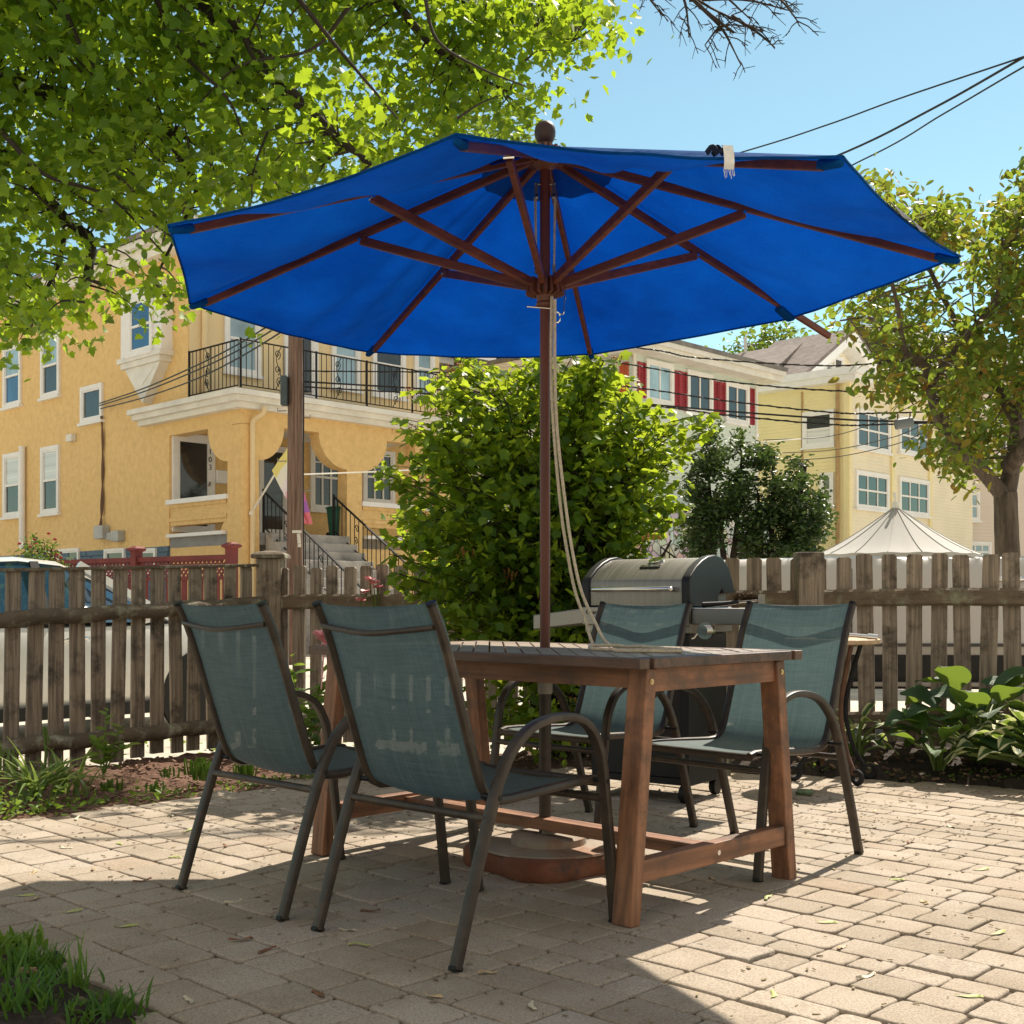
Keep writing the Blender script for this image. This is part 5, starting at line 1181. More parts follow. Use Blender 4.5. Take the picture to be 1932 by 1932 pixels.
def twigs(m, limbs, cs, r0=.009, far=9):
    """a thin twig from the nearest limb point to every leaf cluster"""
    lp = np.array([tuple(p) for l in limbs for p in l])
    for c in cs:
        dd = np.linalg.norm(lp-np.array(c), axis=1); j = int(dd.argmin()); a = V(lp[j]); b = V(c)
        if (b-a).length > far: a = b+(a-b).normalized()*far*.5
        mid = a.lerp(b, .5)+V((random.uniform(-.1, .1), random.uniform(-.1, .1), random.uniform(-.02, .14)))*min(1, (b-a).length)
        pts = smoothpath([a, mid, b], 3); k = len(pts); m.tube(pts, [r0*(1.6-1.1*i/(k-1)) for i in range(k)], 5)
def limb(m, pts, r0, r1, n=10):
    p = smoothpath(pts, 6); k = len(p); m.tube(p, [r0+(r1-r0)*(i/(k-1))**.8*(1+.06*math.sin(i*2.1)) for i in range(k)], n); return p
BARK = M('grey brown bark', (.075, .055, .04), .95, .4, 3, .9, 9, stretch=(5, 5, 1), space='World', col2=(.17, .13, .095), bdist=.03)
DBARK = M('dark twig bark', (.035, .026, .02), .9, .4, 6, space='World')

# maple overhead
mp = thing('maple_tree', 'big maple tree whose leafy boughs hang over the yard', 'tree', (-7.2, 10.5, GZ))
MLEAF = leafmat('maple leaf', [(.016, .06, .008), (.03, .095, .010), (.055, .15, .014), (.10, .21, .02)], (.68, .87, .035), .54)
m = MB(); limbs = []
limbs.append(limb(m, [(-7.2, 10.5, -.3), (-7.15, 10.5, 1.2), (-6.9, 10.4, 2.6), (-6.3, 10.3, 4.0)], .34, .24, 14))
limbs.append(limb(m, [(-6.3, 10.3, 4.0), (-5.2, 10.1, 4.9), P(-60, 140, 9.8), P(65, 172, 9.6), P(200, 210, 9.3), P(330, 260, 9.0)], .2, .03))
limbs.append(limb(m, [(-6.3, 10.3, 4.0), (-5.6, 10.3, 6.2), (-4.0, 9.8, 7.0), P(270, -120, 9.2), P(390, 5, 8.9), P(500, 130, 8.6), P(625, 250, 8.3), P(700, 310, 8.2)], .2, .014))
limbs.append(limb(m, [P(420, 40, 8.8), P(450, 150, 9.0), P(500, 205, 9.1), P(570, 225, 9.0)], .05, .01))
limbs.append(limb(m, [(-4.0, 9.8, 7.0), (-2.2, 9.4, 7.1), P(620, -120, 8.8), P(800, -40, 9.6), P(930, 20, 9.9), P(1010, 60, 10), P(1075, 80, 10)], .12, .009))
limbs.append(limb(m, [P(700, -70, 9.4), P(790, 60, 9.6), P(880, 130, 9.8), P(960, 175, 10)], .05, .008))
limbs.append(limb(m, [(-5.2, 10.1, 4.9), P(20, 300, 9.6), P(66, 345, 9.5), P(125, 420, 9.3), P(170, 452, 9.2), P(165, 520, 9.1), P(148, 560, 9.1)], .09, .02))
limbs.append(limb(m, [P(125, 425, 9.3), P(110, 500, 9.2), P(80, 560, 9.1), P(60, 615, 9.1)], .025, .008))
limbs.append(limb(m, [P(330, 260, 9.0), P(345, 310, 8.9), P(370, 360, 8.8), P(330, 450, 8.8), P(290, 530, 8.8)], .03, .008))
limbs.append(limb(m, [P(200, 210, 9.3), P(330, 250, 9.2), P(420, 300, 9.1), P(560, 370, 9.0)], .035, .01))
limbs.append(limb(m, [(-5.6, 10.3, 6.2), (-3.6, 10.6, 8.2), (-1.6, 10.2, 8.8), (.2, 9.6, 8.4)], .14, .02))
limbs.append(limb(m, [(-6.3, 10.3, 4.0), (-7.4, 10.8, 7), (-7.0, 11.4, 9.6)], .16, .03))
crown = [(-380, -420), (420, -420), (1060, -60), (1150, -20), (1125, 60), (1040, 105), (1012, 92), (960, 55), (905, 78), (920, 120), (975, 150), (1010, 205), (990, 225), (900, 195), (850, 215), (830, 262), (700, 335), (640, 360), (330, 425), (335, 500), (345, 585), (262, 605), (200, 555), (100, 590), (70, 650), (30, 635), (-30, 625), (-380, 560)]
def md(u, v):
    h = .55+.45*math.sin(u*.021+1.3*math.sin(v*.017))*math.sin(v*.024+1.1*math.sin(u*.013)+.5)
    if v > 380: h *= .85
    if 90 < u < 260 and 400 < v < 520: h *= .22
    if u < 60 and (20 < v < 130 or 500 < v < 590): h *= .35
    if u > 900: h = h*.5+.4
    return max(.12, h)
cs = clusters(crown, 760, 7.7, 10.2, md)
cs = [P(966+c.x/c.y*FP, HZ-(c.z-HC)/c.y*FP, random.uniform(9.4, 10.8)) if 966+c.x/c.y*FP > 640 and HZ-(c.z-HC)/c.y*FP < 330 else c for c in cs]
hang = [P(u, v, random.uniform(8.6, 9.4)) for u, v in ((38, 640), (20, 625), (62, 600), (90, 570), (28, 590), (110, 560), (150, 540), (175, 560), (230, 560), (262, 585), (300, 560), (325, 575), (290, 540), (340, 540), (250, 520), (1040, 95), (1065, 75), (1110, 30), (985, 205), (1000, 190), (1095, 55), (945, 180), (330, 590), (480, 630), (505, 628))]
hi = [V((random.uniform(-8.5, -.9), random.uniform(8.6, 12), random.uniform(5.8, 9.8))) for _ in range(90)]
def sunhit_ok(p):
    h = p[:, :2]-p[:, 2:3]*np.array([SUN.x/SUN.z, SUN.y/SUN.z])   # keep the sunny part of the patio clear of this tree's shade
    lit = (h[:, 0] > -3.2) & (h[:, 1] < 6.5) & (h[:, 1] > 2.5)
    shade = ((h[:, 0]+1.75)**2/.42+(h[:, 1]-4.5)**2/.03 < 1)
    return ~lit | shade | (HZ-(p[:, 2]-HC)/p[:, 1]*FP > -15)
pos = np.concatenate([scatter(cs, 46, .21, .6), scatter(hang[:-2], 12, .12, .8), scatter(hang[-2:], 3, .05, .8)])
pos = pos[sunhit_ok(pos)]; cs = [c for c in cs if sunhit_ok(np.array([tuple(c)]))[0]]
twigs(m, limbs, cs+hang[:-2], .006, .8)
# dead twigs at the top edge
dl = limb(m, [P(930, -160, 8.8), P(1120, -110, 8.6), P(1260, -40, 8.5), P(1330, 20, 8.4), P(1385, 62, 8.4)], .03, .009)
limbs2 = [dl]
for a, b in (((1260, -40), (1440, 60)), ((1300, 0), (1490, 20)), ((1330, 20), (1398, 122)), ((1285, -20), (1300, 70)), ((1380, 30), (1462, 90)), ((1420, -40), (1505, 40)), ((1200, -60), (1250, 30)), ((1360, 50), (1330, 85)), ((1300, -60), (1420, 40))):
    mm_ = P((a[0]+b[0])/2+random.uniform(-12, 12), (a[1]+b[1])/2+random.uniform(-14, 4), 8.45); p = limb(m, [P(*a, 8.5), mm_, P(*b, 8.4)], .014, .004, 6); limbs2.append(p)
    for k in range(9):
        q = p[random.randrange(3, len(p))]; e = q+V((random.uniform(-.10, .16), random.uniform(-.1, .1), random.uniform(-.16, .06))); m.tube([q, q.lerp(e, .5)+V((0, 0, .015)), e], [.0045, .004, .003], 4)
        for j in range(2): e2 = e+V((random.uniform(-.06, .07), 0, random.uniform(-.07, .05))); m.tube([q.lerp(e, .7), e2], [.003, .002], 4)
for pl, r0 in (([(420, -30), (480, 120), (560, 190), (640, 260)], .03), ([(300, -20), (330, 90), (420, 180), (470, 260)], .028), ([(560, -20), (640, 80), (700, 170), (760, 230)], .026), ([(120, -10), (170, 110), (240, 200), (250, 300)], .03), ([(0, 250), (90, 330), (210, 380), (300, 470)], .03), ([(800, -10), (830, 70), (900, 120), (985, 160)], .02), ([(660, 10), (580, 100), (450, 130), (380, 200)], .022), ([(500, 250), (470, 320), (480, 370)], .014)):
    limb(m, [P(u+random.uniform(-9, 9), v+random.uniform(-9, 9), random.uniform(7.9, 8.3)) for u, v in pl], r0*.72, .005, 7)
m.build('trunk', [DBARK], mp, 60)
leafmesh('crown', MLEAF, mp, pos, .084, MAPLE, .55, .9)
leafmesh('crown', MLEAF, mp, (lambda q: q[sunhit_ok(q)])(scatter(hi, 42, .5, .7)), .17, MAPLE, .5, .9)

# flowering shrub by the fence
sh = thing('viburnum_shrub', 'tall lobed-leaf shrub with sunlit yellow green top behind the umbrella pole', 'shrub', (.35, 7.0, 0))
VLEAF = leafmat('shrub leaf', [(.016, .06, .008), (.035, .11, .012), (.075, .175, .018), (.14, .25, .025)], (.75, .88, .05), .54)
m = MB(); limbs = []
for k in range(15):
    a = random.uniform(0, 6.28); r = random.uniform(.25, .62); h = random.uniform(1.2, 2.0)
    limbs.append(limb(m, [(.3+.08*math.cos(a), 7.0+.08*math.sin(a), -.05), (.3+.3*r*math.cos(a), 7.0+.2*r*math.sin(a), h*.45), (.33+.8*r*math.cos(a), 7.0+.45*r*math.sin(a), h*.85), (.35+.95*r*math.cos(a), 7.0+.5*r*math.sin(a), h)], .018, .006, 7))
bp = [(835, 760), (860, 715), (905, 725), (950, 760), (985, 720), (1010, 690), (1060, 745), (1105, 715), (1150, 700), (1165, 745), (1215, 790), (1225, 830), (1270, 830), (1255, 865), (1215, 885), (1235, 950), (1205, 1000), (1185, 1050), (1130, 1080), (1105, 1190), (980, 1200), (900, 1190), (790, 1170), (770, 1090), (800, 1040), (780, 980), (815, 945), (775, 900), (815, 865), (800, 810), (850, 810)]
cs = clusters(bp, 300, 6.5, 7.7, lambda u, v: max(.06, .4+.6*math.sin(u*.05+v*.024+1)*math.sin(v*.041-u*.017))+(.12 if v > 880 else 0))
cs += clusters([(870, 1190), (1130, 1190), (1120, 1330), (1060, 1400), (920, 1390), (880, 1300)], 60, 6.5, 7.4)
tips_ = [P(u+random.uniform(-14, 14), v+random.uniform(-14, 14), random.uniform(6.5, 7.4)) for u, v in ((825, 705), (870, 668), (1000, 655), (1085, 665), (1120, 655), (1140, 690), (1010, 640), (960, 715), (740, 960), (750, 1000), (765, 920), (780, 880), (760, 1120), (775, 830), (815, 770), (850, 730), (920, 690), (950, 700), (1035, 685), (1060, 705), (1180, 700), (1200, 730), (1230, 760), (1300, 790), (1290, 830), (1265, 870), (1280, 900), (1255, 940), (1270, 980), (1235, 970), (1210, 1040), (1180, 1080), (1160, 1120), (800, 1190), (770, 1170))]
tips_ += [P(u, v, random.uniform(6.4, 7.2)) for u, v in ((715, 890), (735, 905), (735, 880), (765, 860), (780, 740), (800, 735), (835, 700), (862, 692), (880, 690), (985, 690), (1010, 680), (1095, 690), (1110, 675), (1140, 680), (1165, 675), (1345, 800), (1330, 780), (1275, 800), (1300, 850), (1290, 950), (1225, 1010), (1255, 1090), (1240, 1080), (760, 790), (745, 1080), (735, 1045), (770, 810), (1215, 760), (1250, 775), (1190, 740))]
pos = np.concatenate([scatter([c], random.randint(14, 36), random.uniform(.06, .095), .8) for c in cs])
cs = [c for c in cs if math.sin(c.x*9+1.3*math.sin(c.z*5))*math.sin(c.z*8+2*c.x)*math.sin(c.y*7) > -.28 or random.random() < .2]
shoots = []
for t_ in tips_:
    core = min(cs, key=lambda c: (V(c)-t_).length+.5*random.random()); c0 = V(core).lerp(V((.35, 7.0, t_.z-.35)), .5)
    q = limb(m, [c0, c0.lerp(t_, .5)+V((0, 0, .03)), t_], .005, .0018, 5)
    for j in range(13): shoots.append(tuple(q[int(len(q)*(.2+  .79*j/13))]))
wands = []; wdir = []
ends = tips_+clusters(bp, 62, 6.35, 7.6)
for e in ends:
    b0 = V((.3+random.uniform(-.16, .16), 7.0+random.uniform(-.12, .12), random.uniform(.0, .25))); e = V(e); out = V((e.x-b0.x, e.y-b0.y, 0))
    q = smoothpath([b0, b0+out*.22+V((0, 0, (e.z-b0.z)*.5)), b0+out*.62+V((0, 0, (e.z-b0.z)*.86)), e], 9); n_ = len(q); m.tube(q, [.0075-.0058*i/(n_-1) for i in range(n_)], 5)
    for j in range(9, n_):
        for s_ in (0, 1, 2):
            a = random.uniform(0, 6.28); d = V((math.cos(a), math.sin(a), random.uniform(-.35, .15))); wands.append(tuple(q[j]+d*random.uniform(.01, .05))); wdir.append((d.x*1.3, d.y*1.3, d.z*1.3))
twigs(m, limbs, cs, .004); m.build('stems', DBARK, sh, 60)
leafmesh('foliage', VLEAF, sh, np.concatenate([pos, np.array(shoots)+RNG.normal(size=(len(shoots), 3))*.02]), .062, VIB, .45, .95)
leafmesh('foliage', VLEAF, sh, np.array(wands), .068, VIB, .25, .55, dirs=np.array(wdir))
fl_ = scatter([c for c in random.sample(cs+tips_, 26)], 14, .035, .4)
m = MB()
for p in fl_: 
    p = V(p); m.lathe([(.001, -.005), (.006, 0), (.001, .005)], 5, p); m.tube([p, p+V((random.uniform(-.01, .01), 0, -.025))], .0012, 3)
m.build('seed_or_flower_heads', M('coppery seed heads', (.45, .17, .07), .7, .3, 20), sh)  # orange seed clusters of the shrub, not flowers

# fruit tree with coppery young leaves
ft = thing('fruit_tree', 'fruit tree with copper tinged leaves and forked grey trunk beyond the picket fence', 'tree', (P(1900, 0, 12.5).x, 12.5, GZ))
m = MB(); Y0 = 12.5
limbs = [limb(m, [P(1908, 1340, Y0), P(1906, 1150, Y0), P(1900, 1030, Y0), P(1897, 930, Y0)], .14, .115, 14),
         limb(m, [P(1897, 940, Y0), P(1850, 885, Y0-.1), P(1805, 845, Y0-.2), P(1772, 790, Y0-.3), P(1752, 720, Y0-.4), P(1745, 690, Y0-.4), P(1712, 668, Y0-.5), P(1700, 630, Y0-.5), P(1690, 560, Y0-.6), P(1660, 470, Y0-.6)], .085, .015),
         limb(m, [P(1897, 940, Y0), P(1915, 850, Y0+.1), P(1925, 760, Y0+.2), P(1950, 640, Y0+.3), P(1960, 500, Y0+.3), P(1950, 380, Y0+.3)], .10, .02),
         limb(m, [P(1905, 880, Y0), P(1945, 830, Y0-.4), P(1990, 780, Y0-.6), P(2020, 700, Y0-.6)], .1, .03),
         limb(m, [P(1755, 725, Y0-.4), P(1820, 640, Y0-.2), P(1880, 560, Y0), P(1890, 470, Y0)], .05, .015),
         limb(m, [P(1700, 630, Y0-.5), P(1640, 600, Y0-.7), P(1585, 605, Y0-.8)], .025, .008),
         limb(m, [P(1920, 800, Y0+.1), P(1860, 700, Y0+.5), P(1800, 600, Y0+.7), P(1740, 480, Y0+.7), P(1690, 380, Y0+.6)], .06, .012)]
cp = [(1645, 300), (1665, 360), (1720, 385), (1745, 405), (1790, 395), (1800, 430), (1900, 380), (1935, 330), (1990, 290), (2030, 420), (2030, 700), (1990, 800), (1932, 830), (1905, 850), (1900, 900), (1850, 905), (1815, 935), (1800, 870), (1760, 880), (1715, 870), (1720, 840), (1800, 830), (1750, 790), (1690, 745), (1650, 745), (1640, 715), (1665, 690), (1640, 640), (1580, 620), (1570, 595), (1620, 580), (1600, 530), (1700, 530), (1790, 505), (1760, 440), (1690, 410), (1640, 350)]
cs = clusters(cp, 480, Y0-1.3, Y0+1.2, lambda u, v: max(.05, .35+.65*math.sin(u*.04+1.5*math.sin(v*.023))*math.sin(v*.036+u*.01)))
def offlimb(c):
    d = min((V(((c.x-q.x*c.y/q.y), 0, (c.z-HC)-(q.z-HC)*c.y/q.y))).length for q in limbs[1]+limbs[4]+limbs[6])
    return d > .17 or c.y > Y0+.1 or random.random() < .25
cs = [c for c in cs if offlimb(c) and (math.sin(c.x*5.2+1.3*math.sin(c.z*3))*math.sin(c.z*5+2*c.x)*math.sin(c.y*5) > -.2 or random.random() < .15)]
twigs(m, limbs, cs, .007); m.build('trunk', BARK, ft, 60)
FLEAF = leafmat('copper tinged leaf', [(.03, .075, .012), (.05, .10, .015), (.075, .135, .02), (.085, .13, .02), (.25, .085, .02), (.06, .12, .018), (.20, .08, .02), (.04, .09, .012), (.05, .11, .015)], (.46, .58, .05), .48)
leafmesh('crown', FLEAF, ft, scatter(cs, 32, .13, .75), .105, OVAL, .6, .9)
# dark yew clump
yw = thing('yew_tree', 'dark green spreading yew in front of the stone fronted house', 'tree', (P(1430, 0, 27).x, 27, GZ))
NEEDLE = leafmat('yew needle spray', [(.010, .028, .010), (.018, .045, .014), (.03, .07, .02), (.06, .10, .025)], (.2, .3, .04), .25)
m = MB(); Yy = 27; limbs = []
for u0, u1, v1 in ((1355, 1335, 850), (1370, 1400, 860), (1450, 1460, 850), (1470, 1520, 880), (1380, 1345, 950), (1460, 1500, 960), (1440, 1430, 930)):
    limbs.append(limb(m, [P(u0, 1225, Yy), P((u0*2+u1)/3, 1080, Yy), P((u0+u1*2)/3, 990, Yy), P(u1, v1, Yy)], .11, .03))
yp = [(1320, 820), (1345, 800), (1360, 830), (1400, 810), (1395, 850), (1440, 830), (1455, 825), (1490, 845), (1500, 870), (1520, 870), (1560, 935), (1555, 980), (1550, 1030), (1535, 1062), (1400, 1062), (1405, 1000), (1380, 960), (1360, 1010), (1340, 1062), (1290, 1040), (1285, 1000), (1310, 960), (1300, 900)]
cs = clusters(yp, 420, Yy-1.1, Yy+1.0, lambda u, v: max(.04, math.sin(u*.075+1.4*math.sin(v*.03))*math.sin(v*.06+.3*math.sin(u*.05)))+(.25 if v > 930 else 0))
twigs(m, limbs, cs, .014); m.build('trunk', DBARK, yw, 60)
leafmesh('crown', NEEDLE, yw, scatter(cs, 44, .115, .7), .13, TINY, .0, 1.0)
# round green tree tops behind
BGL = leafmat('distant leaf', [(.04, .09, .015), (.07, .14, .02), (.11, .18, .03)], (.4, .5, .04), .4)
def bgtree(label, u, Y, v0, w, h, n, cat='tree', name='broadleaf_tree', mat=None, size=.3, per=16):
    base = P(u, 0, Y); t = thing(name, label, cat, (base.x, Y, GZ)); zt = HC-(v0-HZ)/FP*Y; m = MB(); wr, hr = w/FP*Y/2, h/FP*Y/2
    l = [limb(m, [(base.x, Y, GZ), (base.x+.2, Y, zt*.5), (base.x, Y, zt-hr)], .3, .1)]
    for k in range(6): a = random.uniform(0, 6.28); l.append(limb(m, [(base.x, Y, zt*.55), (base.x+wr*.5*math.cos(a), Y+wr*.4*math.sin(a), zt-hr*1.3), (base.x+wr*.8*math.cos(a), Y+wr*.6*math.sin(a), zt-hr*.8)], .14, .03))
    cs = []
    while len(cs) < n:
        q = V((random.uniform(-1, 1), random.uniform(-1, 1), random.uniform(-1, 1)))
        if .35 < q.length < 1: cs.append(V((base.x+q.x*wr*(1+.2*math.sin(5*q.z)), Y+q.y*wr, zt-hr+q.z*hr)))
    twigs(m, l, cs, .02); m.build('trunk', BARK, t, 60); leafmesh('crown', mat or BGL, t, scatter(cs, per, size*1.2, .7), size, OVAL, .3, .9)
bgtree('rounded bright green treetop above the brown shingle roof', 1462, 62, 612, 150, 120, 90)
bgtree('small leafy treetop showing beside the umbrella finial', 935, 40, 228, 170, 170, 80)
bgtree('thin leafy treetop showing behind the umbrella canopy edge', 855, 38, 225, 60, 120, 30)
# rose bush at the red fence
rs = thing('rose_bush', 'rose bush with dark red blooms above the white car roof', 'shrub', (P(72, 0, 20).x, 20, GZ))
m = MB(); l = [limb(m, [P(72+k*3, 1220, 20), P(72+k*8, 1100, 20), P(72+k*12, 1030+abs(k)*6, 20)], .02, .006, 6) for k in (-2, -1, 0, 1, 2)]
cs = clusters([(35, 1040), (60, 1020), (75, 1008), (95, 1015), (110, 1045), (115, 1120), (35, 1120)], 60, 19.6, 20.4); twigs(m, l, cs, .006); m.build('stems', DBARK, rs)
leafmesh('foliage', leafmat('rose leaf', [(.03, .07, .015), (.06, .12, .02)], (.3, .4, .04), .35), rs, scatter(cs, 12, .1), .08, OVAL)
m = MB()
for u, v in ((37, 1026), (65, 1018), (68, 1027), (92, 1007), (104, 1018), (57, 1032), (108, 1047), (115, 1052)):
    c = P(u, v, 19.7); m.lathe([(.005, -.015), (.026, -.008), (.03, .012), (.018, .022), (.004, .015)], 9, c)
m.build('bloom', M('dark red petals', (.30, .01, .015), .6, .3, 12), rs, 60)
# ------------------------------------------------------------------ garden plants
def blades(m, c, n, h, spread, w=.006, lean=.6, ns=6, z0=0.0):
    """arching strap leaves from one crown"""
    for k in range(n):
        a = random.uniform(0, 6.28); L = h*random.uniform(.55, 1.1); ln = lean*random.uniform(.25, 1.25); b = V(c)+V((random.gauss(0, spread), random.gauss(0, spread), z0))
        d = V((math.cos(a), math.sin(a), 0)); sd = V((-d.y, d.x, 0)); rows = []
        for i in range(ns+1):
            t = i/ns; p = b+d*(L*ln*t**1.7)+V((0, 0, L*(t-ln*.45*t*t))); ww = w*(1-t**2.2)*(.6+.4*min(1, t*5))+.0004
            rows.append([p-sd*ww+V((0, 0, ww*.5)), p, p+sd*ww+V((0, 0, ww*.5))])
        m.loft(rows, cap=False, close=False)
GRASSM = leafmat('garden grass', [(.03, .10, .012), (.06, .16, .02), (.12, .22, .04)], (.35, .55, .06), .4)
STRAPM = leafmat('strap leaf', [(.09, .16, .03), (.14, .22, .05), (.22, .28, .10)], (.45, .55, .12), .4)
WEEDM = leafmat('weed leaf', [(.07, .16, .02), (.13, .24, .03), (.2, .28, .06)], (.4, .55, .05), .4)
def tuft(label, u, v, n, h, sp, mat, name='grass_tuft', cat='grass', group=None, w=.004, lean=.6):
    c = G(u, v); m = MB(); blades(m, (0, 0, 0), n, h, sp, w, lean); o = m.build(name, mat, None, 60); o.location = (c.x, c.y, 0); tag(o, label, cat, group); return o
tg = 'grass tufts in the corner bed'
tuft('bushy grass tuft at the pavers beside the bare soil corner', 55, 1842, 120, .095, .034, GRASSM, group=tg)
tuft('grass tuft spreading over the paver edge, nearest the camera', 192, 1925, 120, .08, .042, GRASSM, group=tg, lean=.75)
tuft('tall loose grass clump cut by the lower corner of the photo', 14, 1915, 130, .11, .05, GRASSM, group=tg)
tuft('small sparse grass tuft between the two bushy ones', 120, 1872, 40, .08, .035, GRASSM, group=tg)
o = tuft('thin seeding grass stalk rising at the paver edge', 150, 1880, 12, .15, .02, WEEDM, group=tg, w=.003, lean=.35)
tuft('low broad weed at the soil edge of the corner bed', 10, 1800, 60, .07, .04, WEEDM, 'weed_plant', 'weed', w=.008)
# ground weeds along the left bed: stuff
pp = []
while len(pp) < 900:
    x, y = random.uniform(-3.4, -.9), random.uniform(4.2, 6.6)
    if inbed(x, y) and inbed(x-.0, y) and (not inbed(x+.35, y-.35) or random.random() < .12): pp.append((x, y, soil_h(x, y, 0)+random.uniform(0, .05)))
left = [(x, y, random.uniform(.0, .10)) for x, y in [(random.gauss(-2.5, .32), random.gauss(5.05, .22)) for _ in range(1500)] if inbed(x, y)]
leafmesh('weeds', WEEDM, None, np.array(pp+left), .032, OVAL, -.3, .8, kind='stuff')
# strap leaved clumps
for lab, u, v, n, h in (('long strap leaved daylily sprawling over the bed edge', 60, 1512, 34, .34), ('pale green daylily arching beside the sprawling one', 130, 1500, 22, .30)):
    c = G(u, v); m = MB(); blades(m, (0, 0, 0), n, h, .05, .011, 1.25, 9); o = m.build('daylily', STRAPM, None, 60); o.location = c; tag(o, lab, 'plant', 'daylilies at the bed edge')
c = G(0, 1470); m = MB(); blades(m, (0, 0, 0), 14, .24, .05, .012, .8, 8); o = m.build('iris', STRAPM, None, 60); o.location = c; tag(o, 'upright iris leaves against the picket fence at the photo edge', 'plant')
c = G(83, 1478); m = MB(); m.tube([(0, 0, 0), (.01, 0, .15), (0, 0, .28)], .008, 8); m.tube(smoothpath([(0, 0, .28), (.01, 0, .27), (.03, -.01, .2)], 4), .006, 6); blades(m, (0, 0, 0), 5, .22, .02, .009, .9); o = m.build('iris', STRAPM, None, 60); o.location = c; tag(o, 'single cut green iris stalk standing in front of the fence', 'plant')
for k, (lab, u, v, n) in enumerate((('trimmed chive clump, widest of the cut green stubs', 390, 1468, 46), ('trimmed chive clump by the fence foot beside the widest one', 372, 1470-12, 40), ('trimmed chive clump behind the front chair leg', 462, 1460, 36), ('tiny trimmed chive stub alone in the bark mulch', 320, 1462, 14), ('short trimmed chive stub near the paver edge', 210, 1487, 20), ('cut green stub among fallen leaves at the paver edge', 290, 1490, 14))):
    c = G(u, v); m = MB()
    for j in range(n):
        b = V((random.gauss(0, .028), random.gauss(0, .02), -.01)); m.tube([b, b+V((random.gauss(0, .008), random.gauss(0, .008), random.uniform(.05, .095)*(.6 if n < 25 else 1)))], [.005, .004], 5)
    o = m.build('chive_clump', WEEDM, None, 60); o.location = c; tag(o, lab, 'plant', 'trimmed chive clumps in the mulch')
# leafy young plants
def leafyplant(name, label, cat, base, stems, lsize, mat, tm, per=9):
    t = thing(name, label, cat, base); m = MB(); pos = []; dirs = []
    for e in stems:
        p = limb(m, [V(base), V(base).lerp(V(e), .5)+V((0, 0, .03)), V(e)], .005, .002, 6)
        for j in range(per):
            q = p[int(len(p)*(.25+.74*j/per))]; pos.append(q); a = random.uniform(0, 6.28); dirs.append((math.cos(a), math.sin(a), .25))
    m.build('stem', mat, t); leafmesh('foliage', mat, t, np.array([tuple(p) for p in pos]), lsize, tm, -.1, .4, dirs=np.array(dirs)*1.5); return t
b = G(195, 1462); leafyplant('sapling', 'young bright leaved sapling in front of the mossy fence rail', 'plant', b, [b+V((.02, 0, .36)), b+V((.10, .02, .26)), b+V((-.07, .01, .20)), b+V((.13, -.03, .16)), b+V((0, .03, .13))], .085, leafmat('sapling leaf', [(.12, .22, .03), (.2, .3, .06)], (.5, .65, .1), .45), OVAL, 9)
b = G(585, 1452); st = [P(552, 1238, 6.3), P(610, 1268, 6.35), P(640, 1310, 6.3), P(570, 1320, 6.2), P(600, 1350, 6.3), P(560, 1365, 6.25), P(625, 1380, 6.3), P(590, 1300, 6.35)]
pe = leafyplant('peony', 'sunlit peony bush with pink bloom between the chairs and the fence', 'plant', V((b.x, 6.3, 0)), st, .10, leafmat('peony leaf', [(.08, .17, .03), (.14, .24, .04), (.2, .28, .07)], (.5, .65, .08), .45), OVAL, 14)
PINK = M('pink petals', (.80, .36, .40), .6, .2, 12)
m = MB()
for uu, vv, s in ((612, 1213, 1), (622, 1232, .8)):
    c = P(uu, vv, 6.3)
    for k in range(14):
        a = k*2.4; d = V((math.cos(a), math.sin(a), random.uniform(.0, .9))).normalized(); sd = d.cross(V((0, 0, 1))).normalized()
        m.loft([[c+d*r*s+sd*w*s*j+V((0, 0, .012*s*abs(j)+h*s)) for j in (-1, 0, 1)] for r, w, h in ((.005, .006, 0), (.03, .03, .012), (.055, .028, .02), (.066, .012, .018))], cap=False, close=False)
m.tube([P(612, 1216, 6.3), P(606, 1300, 6.32)], .004, 6); m.build('bloom', PINK, pe, 60)
for lab, lst in (('bright pink azalea blooms showing through the fence at the edge of the porch steps', ((697, 1094), (705, 1102), (712, 1110), (680, 1134), (690, 1118))), ('small pink azalea blooms in the dark between the shrub and the grill', ((1124, 1115), (1182, 1112), (1128, 1180), (1150, 1150)))):
    root = P(lst[0][0]+8, 1200, 8.05); root.z = -.1; az = thing('azalea', lab, 'flower', root); m = MB(); st = MB()
    for uu, vv in lst:
        c = P(uu, vv, 8.05)
        for k in range(9):
            a = k*2.4; d = V((math.cos(a), math.sin(a), random.uniform(-.2, .7))).normalized(); sd = d.cross(V((0, 0, 1))).normalized()
            m.loft([[c+d*r+sd*w*j for j in (-1, 0, 1)] for r, w in ((.005, .005), (.025, .022), (.045, .012))], cap=False, close=False)
        st.tube(smoothpath([root, root.lerp(c, .5)+V((.04, 0, .05)), c], 5), .004, 5)
    st.build('stems', WEEDM, az); m.build('seed_or_flower_heads', PINK, az, 60)
